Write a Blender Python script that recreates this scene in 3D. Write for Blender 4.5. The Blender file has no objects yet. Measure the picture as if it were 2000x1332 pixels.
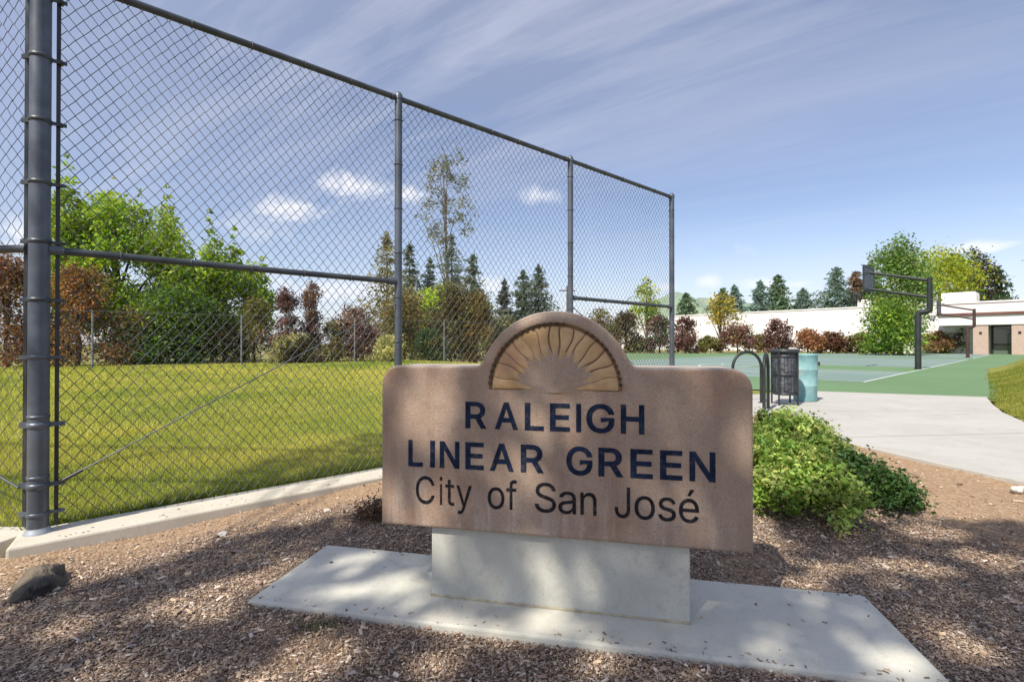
import bpy, bmesh, math
import numpy as np
from mathutils import Vector, Matrix

R = math.radians
S = bpy.context.scene
COL = S.collection
rng = np.random.default_rng(7)

# ------------------------------------------------------------------ camera
CAM_H = 1.0
F = 950.0 / 2000.0                       # focal length over image width
cam_d = bpy.data.cameras.new('camera')
cam_d.sensor_width = 36.0
cam_d.lens = 36.0 * F
cam_d.clip_start = 0.02
cam_d.clip_end = 6000
cam = bpy.data.objects.new('camera', cam_d)
COL.objects.link(cam)
cam.location = (0, 0, CAM_H)
cam.rotation_euler = (R(90.36), 0, 0)
S.camera = cam

# ------------------------------------------------------------------ light
SUN_EL = R(50)
SH = Vector((0.616, 0.788, 0)).normalized()          # direction in which shadows fall
SUNV = Vector((-SH.x*math.cos(SUN_EL), -SH.y*math.cos(SUN_EL), math.sin(SUN_EL)))
sun_d = bpy.data.lights.new('sun', 'SUN')
sun_d.energy = 3.3
sun_d.angle = R(0.55)
sun_d.color = (1.0, 0.93, 0.82)
sun = bpy.data.objects.new('sun', sun_d)
COL.objects.link(sun)
sun.rotation_euler = SUNV.to_track_quat('Z', 'Y').to_euler()
sun.location = (-6, -8, 12)

world = bpy.data.worlds.new('World')
S.world = world
world.use_nodes = True

S.view_settings.view_transform = 'Standard'
S.view_settings.look = 'None'
S.view_settings.gamma = 1.0
S.view_settings.use_curve_mapping = False
S.view_settings.exposure = 0.86


class NT:
    """small helper that wires shader nodes"""
    def __init__(self, tree):
        self.t = tree
        self.n = tree.nodes
        self.l = tree.links

    def new(self, kind, **kw):
        n = self.n.new(kind)
        for k, v in kw.items():
            setattr(n, k, v)
        return n

    def val(self, sock, v):
        if isinstance(v, bpy.types.NodeSocket):
            self.l.new(v, sock)
        else:
            sock.default_value = v

    def math(self, op, a, b=None, c=None, clamp=False):
        n = self.new('ShaderNodeMath', operation=op, use_clamp=clamp)
        self.val(n.inputs[0], a)
        if b is not None:
            self.val(n.inputs[1], b)
        if c is not None:
            self.val(n.inputs[2], c)
        return n.outputs[0]

    def ramp(self, fac, lo, hi, a=0.0, b=1.0, smooth=True):
        n = self.new('ShaderNodeMapRange', interpolation_type='SMOOTHSTEP' if smooth else 'LINEAR')
        self.val(n.inputs[0], fac)
        n.inputs[1].default_value = lo
        n.inputs[2].default_value = hi
        n.inputs[3].default_value = a
        n.inputs[4].default_value = b
        return n.outputs[0]

    def noise(self, vec, scale, detail=4, rough=0.55, dist=0.0, out=0):
        n = self.new('ShaderNodeTexNoise')
        if vec is not None:
            self.l.new(vec, n.inputs['Vector'])
        n.inputs['Scale'].default_value = scale
        n.inputs['Detail'].default_value = detail
        n.inputs['Roughness'].default_value = rough
        n.inputs['Distortion'].default_value = dist
        return n.outputs[out]

    def mapping(self, vec, loc=(0, 0, 0), rot=(0, 0, 0), scale=(1, 1, 1)):
        n = self.new('ShaderNodeMapping')
        self.l.new(vec, n.inputs[0])
        n.inputs[1].default_value = loc
        n.inputs[2].default_value = rot
        n.inputs[3].default_value = scale
        return n.outputs[0]

    def mix(self, fac, a, b, mode='MIX'):
        n = self.new('ShaderNodeMix', data_type='RGBA', blend_type=mode)
        self.val(n.inputs[0], fac)
        for s, v in ((n.inputs[6], a), (n.inputs[7], b)):
            if isinstance(v, bpy.types.NodeSocket):
                self.l.new(v, s)
            else:
                s.default_value = (*v, 1) if len(v) == 3 else v
        return n.outputs[2]


def build_sky():
    nt = NT(world.node_tree)
    nt.n.clear()
    out = nt.new('ShaderNodeOutputWorld')
    bg = nt.new('ShaderNodeBackground')
    bg.inputs[1].default_value = 0.14
    sky = nt.new('ShaderNodeTexSky', sky_type='NISHITA')
    sky.sun_disc = False
    sky.sun_elevation = SUN_EL
    sky.sun_rotation = math.atan2(SUNV.x, SUNV.y)
    sky.altitude = 50
    sky.air_density = 1.0
    sky.dust_density = 0.6
    sky.ozone_density = 1.6
    tc = nt.new('ShaderNodeTexCoord')
    d = tc.outputs['Generated']
    sep = nt.new('ShaderNodeSeparateXYZ')
    nt.l.new(d, sep.inputs[0])
    x, y, z = sep.outputs
    az = nt.math('ARCTAN2', x, y)
    el = nt.math('ARCSINE', z)
    # plane projected coordinates for the high thin cloud
    zz = nt.math('ADD', nt.math('MAXIMUM', z, 0.0), 0.12)
    px = nt.math('DIVIDE', x, zz)
    py = nt.math('DIVIDE', y, zz)
    comb = nt.new('ShaderNodeCombineXYZ')
    nt.l.new(px, comb.inputs[0]); nt.l.new(py, comb.inputs[1])
    pl = comb.outputs[0]
    st = nt.mapping(pl, rot=(0, 0, R(-147.7)), loc=(1.3, 0.4, 0), scale=(1, 1, 1))
    st2 = nt.mapping(st, loc=(2.2, 0.9, 0), scale=(0.38, 1.2, 1.0))
    warp = nt.noise(st2, 1.1, 2, 0.5, 0.0, out=1)
    wv = nt.new('ShaderNodeVectorMath', operation='MULTIPLY_ADD')
    nt.l.new(warp, wv.inputs[0]); wv.inputs[1].default_value = (0.9, 0.9, 0); nt.l.new(st2, wv.inputs[2])
    n1 = nt.noise(wv.outputs[0], 1.05, 7, 0.56, 0.3)
    st3 = nt.mapping(st, scale=(0.5, 4.0, 1.0))
    n2 = nt.noise(st3, 2.2, 6, 0.62, 0.5)
    big = nt.noise(pl, 0.33, 2, 0.5)
    # broad veil is thicker to the left and overhead, the air clears low on the right
    veil = nt.ramp(nt.math('ADD', n1, nt.math('MULTIPLY', n2, 0.38)), 0.46, 1.0)
    lean = nt.ramp(nt.math('SUBTRACT', nt.math('MULTIPLY', el, 1.35), nt.math('MULTIPLY', az, 0.27)), 0.08, 0.95)
    lean2 = nt.math('ADD', nt.math('MULTIPLY', lean, 0.78), 0.22)
    veil = nt.math('MULTIPLY', veil, lean2, clamp=True)
    haze = nt.math('MULTIPLY', nt.ramp(nt.math('ADD', big, nt.math('MULTIPLY', lean, 0.45)), 0.45, 0.95), 0.26)
    veil = nt.math('MAXIMUM', nt.math('MULTIPLY', veil, 0.72), haze)
    base = nt.mix(1.0, sky.outputs[0], (0.68, 0.61, 0.62), 'MULTIPLY')
    c1 = nt.mix(veil, base, (3.1, 3.15, 3.65))
    # small puffs of cumulus low over the trees
    cv = nt.new('ShaderNodeCombineXYZ')
    nt.l.new(az, cv.inputs[0]); nt.l.new(el, cv.inputs[1])
    cm = nt.mapping(cv.outputs[0], scale=(1, 1.7, 1))
    cn = nt.noise(cm, 9, 7, 0.62, 0.6)
    cn_big = nt.noise(cm, 5.0, 3, 0.5)
    puffs = [(575, 404, 85, 30), (700, 366, 95, 32), (800, 378, 50, 20), (1058, 382, 40, 22), (1378, 552, 38, 16),
             (1475, 556, 50, 17), (1560, 556, 40, 12), (1905, 487, 75, 15), 
             (640, 565, 160, 26), (930, 560, 90, 22), (1300, 560, 60, 14), (40, 460, 60, 40)]
    tot = None
    for (qx, qy, w, h) in puffs:
        u = (qx-1000)/950.0
        v = (672-qy)/950.0
        a0 = math.atan(u)
        e0 = math.atan(v*math.cos(a0))
        aw = w/950.0*math.cos(a0)**2
        ew = h/950.0*math.cos(a0)
        da = nt.math('DIVIDE', nt.math('SUBTRACT', az, a0), aw)
        de = nt.math('DIVIDE', nt.math('SUBTRACT', el, e0), ew)
        r2 = nt.math('ADD', nt.math('MULTIPLY', da, da), nt.math('MULTIPLY', de, de))
        f = nt.math('SUBTRACT', 1.0, nt.math('SQRT', r2))
        tot = f if tot is None else nt.math('MAXIMUM', tot, f)
    tot = nt.math('MAXIMUM', tot, -1.0)
    cum = nt.ramp(nt.math('ADD', tot, nt.math('MULTIPLY', nt.math('SUBTRACT', cn, 0.5), 3.4)), -0.05, 1.0)
    cum = nt.math('MULTIPLY', cum, nt.ramp(tot, -0.9, 0.0))
    band = nt.math('MULTIPLY', nt.ramp(el, 0.02, 0.08), nt.ramp(el, 0.30, 0.14))
    gen = nt.math('MULTIPLY', nt.ramp(nt.math('ADD', nt.math('MULTIPLY', cn, 0.5), cn_big), 0.86, 1.0), band)
    cum = nt.math('MAXIMUM', cum, nt.math('MULTIPLY', gen, 0.6))
    c2 = nt.mix(nt.math('MULTIPLY', cum, 0.7), c1, (4.5, 4.45, 4.55))
    low = nt.math('MULTIPLY', nt.ramp(el, 0.22, 0.0), 0.55)
    c3 = nt.mix(low, c2, (2.9, 3.2, 3.85))
    nt.l.new(c3, bg.inputs[0])
    nt.l.new(bg.outputs[0], out.inputs[0])


build_sky()

# ------------------------------------------------------------------ helpers
def at(px, D, z=0.0):
    """a point at depth D in the column of the photograph's pixel px"""
    return Vector(((px-1000)/950.0*D, D, z))


def top_z(py, D):
    return CAM_H + (672-py)/950.0*D


def tag(o, label=None, cat=None, group=None, kind=None):
    if label: o['label'] = label
    if cat: o['category'] = cat
    if group: o['group'] = group
    if kind: o['kind'] = kind
    return o


def empty(name, loc=(0, 0, 0), rz=0.0):
    o = bpy.data.objects.new(name, None)
    o.empty_display_size = 0.2
    COL.objects.link(o)
    o.location = loc
    o.rotation_euler = (0, 0, rz)
    return o


def link(name, me, mat=None, parent=None):
    o = bpy.data.objects.new(name, me)
    COL.objects.link(o)
    if mat is not None and not me.materials:
        me.materials.append(mat)
    if parent is not None:
        o.parent = parent
    return o


def np_mesh(name, v, f, col=None, smooth=False):
    """v (n,3), f (m,k) all faces with k corners, col (n,3) optional point colour"""
    v = np.ascontiguousarray(v, dtype=np.float32)
    f = np.ascontiguousarray(f, dtype=np.int32)
    me = bpy.data.meshes.new(name)
    m, k = f.shape
    me.vertices.add(len(v)); me.vertices.foreach_set('co', v.ravel())
    me.loops.add(m*k); me.loops.foreach_set('vertex_index', f.ravel())
    me.polygons.add(m)
    me.polygons.foreach_set('loop_start', np.arange(0, m*k, k, dtype=np.int32))
    me.polygons.foreach_set('loop_total', np.full(m, k, dtype=np.int32))
    if smooth:
        me.polygons.foreach_set('use_smooth', np.ones(m, dtype=bool))
    if col is not None:
        a = me.attributes.new('col', 'FLOAT_COLOR', 'POINT')
        c = np.ones((len(v), 4), dtype=np.float32); c[:, :3] = col
        a.data.foreach_set('color', c.ravel())
    me.update(calc_edges=True)
    me.validate()
    return me


class MB:
    """collects simple solids into one mesh"""
    def __init__(self):
        self.v = []; self.f = []; self.sm = []

    def add(self, vs, fs, smooth=False):
        b = len(self.v)
        self.v += [tuple(p) for p in vs]
        for q in fs:
            self.f.append([b+i for i in q]); self.sm.append(smooth)

    def box(self, c, s, rot=None):
        c = Vector(c)
        pts = [Vector((x*s[0]/2, y*s[1]/2, z*s[2]/2)) for x in (-1, 1) for y in (-1, 1) for z in (-1, 1)]
        if rot is not None:
            pts = [rot @ p for p in pts]
        self.add([c+p for p in pts], [(0, 1, 3, 2), (4, 6, 7, 5), (0, 4, 5, 1), (2, 3, 7, 6), (0, 2, 6, 4), (1, 5, 7, 3)])

    def tube(self, pts, r, n=10, cap=True):
        pts = [Vector(p) for p in pts]
        rs = r if isinstance(r, (list, tuple)) else [r]*len(pts)
        rings = []
        up = None
        for i, p in enumerate(pts):
            d = (pts[min(i+1, len(pts)-1)]-pts[max(i-1, 0)]).normalized()
            if up is None:
                up = d.orthogonal().normalized()
            a = (up - d*up.dot(d)).normalized(); up = a
            b = d.cross(a)
            rings.append([p+(a*math.cos(t)+b*math.sin(t))*rs[i] for t in [2*math.pi*k/n for k in range(n)]])
        vs = [q for ring in rings for q in ring]
        fs = []
        for i in range(len(pts)-1):
            for k in range(n):
                fs.append((i*n+k, i*n+(k+1) % n, (i+1)*n+(k+1) % n, (i+1)*n+k))
        self.add(vs, fs, True)
        if cap:
            self.add(rings[0][::-1], [list(range(n))]); self.add(rings[-1], [list(range(n))])

    def prism(self, poly, z0, z1):
        n = len(poly)
        vs = [(p[0], p[1], z0) for p in poly]+[(p[0], p[1], z1) for p in poly]
        fs = [list(range(n))[::-1], list(range(n, 2*n))]
        fs += [(i, (i+1) % n, n+(i+1) % n, n+i) for i in range(n)]
        self.add(vs, fs)

    def lathe(self, c, prof, n=24):
        c = Vector(c); vs = []; fs = []
        for (r, z) in prof:
            for k in range(n):
                t = 2*math.pi*k/n
                vs.append(c+Vector((r*math.cos(t), r*math.sin(t), z)))
        for i in range(len(prof)-1):
            for k in range(n):
                fs.append((i*n+k, i*n+(k+1) % n, (i+1)*n+(k+1) % n, (i+1)*n+k))
        self.add(vs, fs, True)

    def mesh(self, name):
        me = bpy.data.meshes.new(name)
        me.from_pydata(self.v, [], self.f)
        me.polygons.foreach_set('use_smooth', np.array(self.sm, dtype=bool))
        me.update()
        return me

    def build(self, name, mat, parent=None, bevel=0.0, seg=2):
        me = self.mesh(name)
        if bevel > 0:
            bm = bmesh.new(); bm.from_mesh(me)
            bmesh.ops.remove_doubles(bm, verts=bm.verts, dist=1e-5)
            bmesh.ops.recalc_face_normals(bm, faces=bm.faces)
            es = [e for e in bm.edges if len(e.link_faces) == 2 and e.calc_face_angle(0) > R(35)]
            bmesh.ops.bevel(bm, geom=es, offset=bevel, segments=seg, profile=0.5, affect='EDGES')
            bm.to_mesh(me); bm.free()
        return link(name, me, mat, parent)


def in_poly(p, poly):
    x, y = p[:, 0], p[:, 1]
    r = np.zeros(len(p), dtype=bool)
    n = len(poly)
    for i in range(n):
        x0, y0 = poly[i][0], poly[i][1]; x1, y1 = poly[(i+1) % n][0], poly[(i+1) % n][1]
        if y0 == y1:
            continue
        c = (y0 > y) != (y1 > y)
        r ^= c & (x < (x1-x0)*(y-y0)/(y1-y0)+x0)
    return r


def smooth01(t):
    t = np.clip(t, 0, 1)
    return t*t*(3-2*t)


# ------------------------------------------------------------------ materials
def new_mat(name):
    m = bpy.data.materials.new(name)
    m.use_nodes = True
    nt = NT(m.node_tree)
    b = nt.n['Principled BSDF']
    return m, nt, b


def obj_co(nt):
    return nt.new('ShaderNodeTexCoord').outputs['Object']


def world_co(nt):
    return nt.new('ShaderNodeNewGeometry').outputs['Position']


def bump(nt, b, h, strength=0.3, dist=0.01):
    n = nt.new('ShaderNodeBump')
    n.inputs['Strength'].default_value = strength
    n.inputs['Distance'].default_value = dist
    nt.l.new(h, n.inputs['Height'])
    nt.l.new(n.outputs[0], b.inputs['Normal'])


def mat_noise(name, c1, c2, scale=6, rough=0.8, bs=0.2, bscale=60, c3=None, s3=1.5, metal=0.0, spec=0.3, bd=0.004, lo=0.35, hi=0.65):
    m, nt, b = new_mat(name)
    co = world_co(nt)
    f = nt.ramp(nt.noise(co, scale, 6, 0.6), lo, hi)
    c = nt.mix(f, c1, c2)
    if c3 is not None:
        f3 = nt.ramp(nt.noise(co, s3, 4, 0.6, 0.5), 0.5, 0.72)
        c = nt.mix(nt.math('MULTIPLY', f3, 0.75), c, c3)
    nt.l.new(c, b.inputs['Base Color'])
    b.inputs['Roughness'].default_value = rough
    b.inputs['Metallic'].default_value = metal
    b.inputs['Specular IOR Level'].default_value = spec
    if bs > 0:
        bump(nt, b, nt.noise(co, bscale, 5, 0.6), bs, bd)
    return m


def mat_leaf(name, trans=0.35, gloss=0.25):
    m, nt, b = new_mat(name)
    a = nt.new('ShaderNodeAttribute', attribute_name='col')
    nt.l.new(a.outputs['Color'], b.inputs['Base Color'])
    b.inputs['Roughness'].default_value = 0.5
    b.inputs['Specular IOR Level'].default_value = gloss
    tr = nt.new('ShaderNodeBsdfTranslucent')
    tcol = nt.mix(1.0, a.outputs['Color'], (1.25, 1.3, 0.7), 'MULTIPLY')
    nt.l.new(tcol, tr.inputs[0])
    mx = nt.new('ShaderNodeMixShader')
    mx.inputs[0].default_value = trans
    nt.l.new(b.outputs[0], mx.inputs[1]); nt.l.new(tr.outputs[0], mx.inputs[2])
    nt.l.new(mx.outputs[0], nt.n['Material Output'].inputs[0])
    return m


def mat_col(name, rough=0.85):
    m, nt, b = new_mat(name)
    a = nt.new('ShaderNodeAttribute', attribute_name='col')
    nt.l.new(a.outputs['Color'], b.inputs['Base Color'])
    b.inputs['Roughness'].default_value = rough
    b.inputs['Specular IOR Level'].default_value = 0.2
    return m


M = {}
M['leaf'] = mat_leaf('foliage')
M['grass'] = mat_leaf('grass_blades', 0.3, 0.2)
M['chips'] = mat_col('bark_chips')
M['bark'] = mat_noise('bark', (0.10, 0.07, 0.05), (0.19, 0.14, 0.10), 9, 0.9, 0.6, 40, bd=0.02)
M['bark_pale'] = mat_noise('pale_bark', (0.22, 0.20, 0.17), (0.34, 0.31, 0.27), 9, 0.9, 0.4, 40, bd=0.02)
M['galv'] = mat_noise('dark_galvanised_steel', (0.075, 0.088, 0.108), (0.125, 0.143, 0.172), 5, 0.42, 0.08, 120, c3=(0.085, 0.09, 0.095), s3=3, metal=0.35, spec=0.5)
M['wire'] = mat_noise('dark_fence_wire', (0.075, 0.08, 0.085), (0.14, 0.145, 0.15), 30, 0.45, 0, metal=0.3, spec=0.5)
M['rail'] = mat_noise('dark_coated_rail', (0.045, 0.055, 0.062), (0.075, 0.085, 0.095), 8, 0.42, 0.05, 120, metal=0.2, spec=0.5)
M['far_post'] = mat_noise('pale_galvanised_steel', (0.30, 0.33, 0.36), (0.42, 0.45, 0.48), 6, 0.5, 0, metal=0.2)
M['far_steel'] = mat_noise('grey_fence_post', (0.16, 0.18, 0.20), (0.24, 0.26, 0.28), 6, 0.5, 0, metal=0.2)
M['far_wire'] = mat_noise('grey_fence_wire', (0.08, 0.09, 0.09), (0.13, 0.14, 0.14), 6, 0.6, 0)
M['black_steel'] = mat_noise('black_painted_steel', (0.018, 0.020, 0.022), (0.035, 0.038, 0.042), 14, 0.4, 0.05, 90, spec=0.5)
M['dark_pole'] = mat_noise('dark_green_black_steel', (0.012, 0.016, 0.015), (0.024, 0.030, 0.028), 5, 0.55, 0.03, 40, spec=0.5)
M['rust_pole'] = mat_noise('dark_brown_steel', (0.050, 0.028, 0.025), (0.075, 0.045, 0.04), 5, 0.5, 0.03, 40)

# ------------------------------------------------------------------ the setting
def mat_ground():
    m, nt, b = new_mat('far_grass_and_soil')
    co = world_co(nt)
    f = nt.ramp(nt.noise(co, 0.35, 6, 0.65), 0.35, 0.65)
    c = nt.mix(f, (0.17, 0.17, 0.055), (0.30, 0.25, 0.12))
    f2 = nt.ramp(nt.noise(co, 6.0, 5, 0.7), 0.4, 0.7)
    c = nt.mix(nt.math('MULTIPLY', f2, 0.5), c, (0.10, 0.12, 0.03))
    nt.l.new(c, b.inputs['Base Color']); b.inputs['Roughness'].default_value = 0.95
    b.inputs['Specular IOR Level'].default_value = 0.1
    return m


def mat_lawn():
    m, nt, b = new_mat('lawn_soil_and_thatch')
    co = world_co(nt)
    f = nt.ramp(nt.noise(co, 0.55, 5, 0.6, 0.4), 0.35, 0.68)
    c = nt.mix(f, (0.19, 0.21, 0.04), (0.34, 0.31, 0.085))
    f2 = nt.ramp(nt.noise(co, 14.0, 5, 0.7), 0.4, 0.7)
    c = nt.mix(nt.math('MULTIPLY', f2, 0.5), c, (0.10, 0.125, 0.02))
    nt.l.new(c, b.inputs['Base Color']); b.inputs['Roughness'].default_value = 0.95
    b.inputs['Specular IOR Level'].default_value = 0.1
    bump(nt, b, nt.noise(co, 40, 4, 0.7), 0.5, 0.03)
    return m


def mat_mulch():
    m, nt, b = new_mat('mulch_soil')
    co = world_co(nt)
    f = nt.ramp(nt.noise(co, 38, 6, 0.7), 0.35, 0.65)
    c = nt.mix(f, (0.14, 0.095, 0.07), (0.31, 0.215, 0.15))
    f2 = nt.ramp(nt.noise(co, 1.3, 4, 0.6), 0.45, 0.7)
    c = nt.mix(nt.math('MULTIPLY', f2, 0.55), c, (0.33, 0.24, 0.165))
    v = nt.new('ShaderNodeTexVoronoi'); v.inputs['Scale'].default_value = 75
    nt.l.new(co, v.inputs['Vector'])
    c = nt.mix(nt.math('MULTIPLY', nt.ramp(v.outputs['Distance'], 0.2, 0.7), 0.45), c, (0.05, 0.035, 0.028))
    at_ = nt.new('ShaderNodeAttribute', attribute_name='col')
    so = nt.mix(nt.ramp(nt.noise(co, 30, 7, 0.75), 0.35, 0.65), (0.30, 0.195, 0.115), (0.47, 0.335, 0.215))
    so = nt.mix(nt.math('MULTIPLY', nt.ramp(nt.noise(co, 120, 3, 0.7), 0.55, 0.7), 0.6), so, (0.16, 0.105, 0.07))
    c = nt.mix(at_.outputs['Fac'], c, so)
    nt.l.new(c, b.inputs['Base Color']); b.inputs['Roughness'].default_value = 0.95
    b.inputs['Specular IOR Level'].default_value = 0.1
    bump(nt, b, nt.math('ADD', v.outputs['Distance'], nt.noise(co, 55, 5, 0.7)), 0.7, 0.012)
    return m


def mat_concrete(name, c1, c2, stain, st_amt=0.5, scale=2.0):
    m, nt, b = new_mat(name)
    co = world_co(nt)
    f = nt.ramp(nt.noise(co, scale, 7, 0.65, 0.4), 0.32, 0.68)
    c = nt.mix(f, c1, c2)
    g = nt.ramp(nt.noise(co, 220, 2, 0.6), 0.3, 0.7)
    c = nt.mix(nt.math('MULTIPLY', g, 0.22), c, tuple(x*0.6 for x in c1))
    s = nt.ramp(nt.noise(co, scale*1.7, 6, 0.7, 1.2), 0.54, 0.75)
    c = nt.mix(nt.math('MULTIPLY', s, st_amt), c, stain)
    s2 = nt.ramp(nt.noise(nt.mapping(co, loc=(9, 4, 2)), scale*4.5, 7, 0.75, 0.8), 0.5, 0.72)
    c = nt.mix(nt.math('MULTIPLY', s2, 0.38*st_amt/0.5), c, tuple(x*0.72 for x in c1))
    vo = nt.new('ShaderNodeTexVoronoi'); vo.inputs['Scale'].default_value = 55
    nt.l.new(co, vo.inputs['Vector'])
    c = nt.mix(nt.math('MULTIPLY', nt.ramp(vo.outputs['Distance'], 0.16, 0.06), 0.45), c, tuple(x*0.45 for x in stain))
    nt.l.new(c, b.inputs['Base Color']); b.inputs['Roughness'].default_value = 0.88
    b.inputs['Specular IOR Level'].default_value = 0.2
    bump(nt, b, nt.noise(co, 160, 4, 0.65), 0.25, 0.004)
    return m


M['ground'] = mat_ground()
M['lawn'] = mat_lawn()
M['mulch'] = mat_mulch()
M['kerb'] = mat_concrete('kerb_concrete', (0.54, 0.50, 0.405), (0.63, 0.585, 0.485), (0.38, 0.32, 0.24), 0.5, 3)
M['path'] = mat_concrete('pale_path_concrete', (0.44, 0.425, 0.385), (0.50, 0.485, 0.445), (0.37, 0.345, 0.295), 0.6, 0.9)
M['slab'] = mat_concrete('grey_slab_concrete', (0.56, 0.545, 0.465), (0.64, 0.625, 0.54), (0.45, 0.40, 0.31), 0.55, 3.0)


def mat_court(name, c1, c2, c3):
    m, nt, b = new_mat(name)
    co = world_co(nt)
    c = nt.mix(nt.ramp(nt.noise(co, 0.25, 5, 0.6), 0.35, 0.65), c1, c2)
    c = nt.mix(nt.math('MULTIPLY', nt.ramp(nt.noise(co, 1.1, 6, 0.7, 0.8), 0.5, 0.75), 0.5), c, c3)
    nt.l.new(c, b.inputs['Base Color']); b.inputs['Roughness'].default_value = 0.7
    b.inputs['Specular IOR Level'].default_value = 0.3
    return m


M['court_green'] = mat_court('green_court_coating', (0.125, 0.215, 0.095), (0.14, 0.235, 0.11), (0.19, 0.26, 0.155))
M['court_grey'] = mat_court('blue_grey_court_coating', (0.17, 0.245, 0.21), (0.21, 0.28, 0.245), (0.25, 0.245, 0.25))
M['line'] = mat_noise('white_court_paint', (0.60, 0.66, 0.60), (0.72, 0.74, 0.70), 3, 0.8, 0)

mb = MB()
mb.add([(-2500, -2500, -0.16), (2500, -2500, -0.16), (2500, 2500, -0.16), (-2500, 2500, -0.16)], [(0, 1, 2, 3)])
tag(mb.build('ground', M['ground']), kind='structure')


def sheet(name, poly, z, mat, parent=None):
    b_ = MB(); b_.add([(p[0], p[1], z) for p in poly], [list(range(len(poly)))])
    return b_.build(name, mat, parent)


# fence line (u along, v towards the lawn)
P0 = Vector((-2.526, 2.58, 0))
FU = Vector((0.7586, 0.6516, 0)).normalized()
FV = Vector((-FU.y, FU.x, 0))


def fpt(s, v=0.0, z=0.0):
    return P0 + FU*s + FV*v + Vector((0, 0, z))


# sign base frame
SU = Vector((0.979, -0.204, 0)).normalized()
SN = Vector((0.204, 0.979, 0)).normalized()
SB = Vector((-1.034, 1.908, 0))


def spt(t, n=0.0, z=0.0):
    return SB + SU*t + SN*n + Vector((0, 0, z))


slab_poly = [spt(0, 0), spt(2.38, 0), spt(2.38, 0.54), spt(0, 0.54)]
path_poly = [(3.25, 8.4), (3.36, 6.6), (3.42, 4.92), (3.58, 4.1), (3.73, 3.54), (4.1, 2.7), (4.8, 1.7), (6.2, 0.4), (8.5, -1.2),
             (12.5, -1.5), (9.6, 0.8), (7.6, 2.6), (6.75, 4.2), (6.45, 5.3), (6.55, 6.2), (7.2, 7.14), (8.0, 8.1), (8.97, 9.2), (6.42, 10.35), (4.6, 9.6)]
kerb_main = [fpt(-0.09, -0.19), fpt(6.55, -0.15), fpt(6.55, 0.10), fpt(-0.06, 0.10)]
kerb_left = [(-2.60, 2.38), (-2.58, 2.69), (-7.5, 2.71), (-7.5, 2.385)]


def mulch_h(p):
    x, y = p[:, 0], p[:, 1]
    h = -0.030 + 0.012*np.sin(2.1*x+0.7*y+1.0) + 0.010*np.sin(1.3*y-2.6*x+2.0) + 0.006*np.sin(5.1*x+3.3*y) + 0.005*np.sin(7.3*y-4.1*x+.5)
    # dips at the kerb, level round the slab
    dk = (x-P0.x)*FV.x + (y-P0.y)*FV.y + 0.17
    h = h - 0.012*smooth01(1+dk/0.5)
    w = 1-smooth01((np.abs((x-0.15)*1.0)-1.1)/0.8)*1.0
    h = h*(1-0.35*w) - 0.035*0.35*w
    rise = smooth01((x-1.9)/1.4)*0.02
    return h + rise


def soil_mask(p):
    """bare sandy soil: along the kerb, beside the path and in a few worn patches"""
    x, y = p[:, 0], p[:, 1]
    dk = -((x-P0.x)*FV.x + (y-P0.y)*FV.y) - 0.17
    n = 0.5*np.sin(3.1*x+1.7*y)+0.5*np.sin(2.3*y-4.3*x+1)+0.3*np.sin(9*x+5*y)+0.25*np.sin(13*y-8*x)
    a = smooth01((0.50+0.12*n-dk)/0.25)
    b_ = smooth01((x-2.15+0.18*n)/0.5)*smooth01((y-2.15-0.2*n)/0.5)
    c_ = smooth01((n-0.75)/0.35)*0.6
    return np.clip(np.maximum(np.maximum(a, b_), c_), 0, 1)


mulch_poly = [(-7.5, 2.42), (-2.5, 2.42), tuple(fpt(0, -0.1))[:2], tuple(fpt(6.5, -0.1))[:2], (2.6, 8.2), (3.3, 8.2), (3.40, 6.6), (3.46, 4.92), (3.62, 4.1),
              (3.77, 3.54), (4.14, 2.7), (4.84, 1.7), (6.24, 0.4), (8.5, -1.2), (8.5, -7), (-7.5, -7)]

# the mulch bed as a gently uneven sheet
gx = np.arange(-7.5, 8.51, 0.05); gy = np.arange(-7.0, 8.3, 0.05)
GX, GY = np.meshgrid(gx, gy)
gp = np.stack([GX.ravel(), GY.ravel()], 1)
gz = mulch_h(gp)
nx, ny = len(gx), len(gy)
idx = np.arange(nx*ny).reshape(ny, nx)
q = np.stack([idx[:-1, :-1], idx[:-1, 1:], idx[1:, 1:], idx[1:, :-1]], -1).reshape(-1, 4)
cen = gp[q].mean(1)
keep = in_poly(cen, mulch_poly)
sm_ = soil_mask(gp)
me = np_mesh('mulch_bed', np.column_stack([gp, gz]), q[keep], np.repeat(sm_[:, None], 3, 1), smooth=True)
tag(link('mulch_bed', me, M['mulch']), kind='structure')

kb = MB(); kb.prism(kerb_main, -0.16, 0.0)
kerb = tag(kb.build('kerb', M['kerb'], None, 0.012), kind='structure')
kb = MB(); kb.prism(kerb_left[::-1], -0.16, -0.003)
tag(kb.build('kerb', M['kerb'], None, 0.012), kind='structure')

pb = MB(); pb.prism(path_poly, -0.12, 0.002)
tag(pb.build('path', M['path'], None, 0.008), kind='structure')
# saw-cut joints in the path
for (a, b_) in (((3.42, 5.2), (6.45, 5.55)), ((3.34, 7.2), (7.3, 7.3))):
    a = Vector((*a, 0)); b_ = Vector((*b_, 0)); d = (b_-a).normalized(); n = Vector((-d.y, d.x, 0))*0.006
    sheet('joint', [a-n, b_-n, b_+n, a+n], 0.006, M['kerb'], bpy.data.objects['path'])

# corner of another concrete pad at the lower right
pb = MB(); pb.prism([(1.52, 1.30), (3.3, 0.95), (3.3, 1.30), (1.60, 1.455)], -0.14, -0.004)
tag(pb.build('pavement', M['slab'], None, 0.006), kind='structure')

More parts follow.
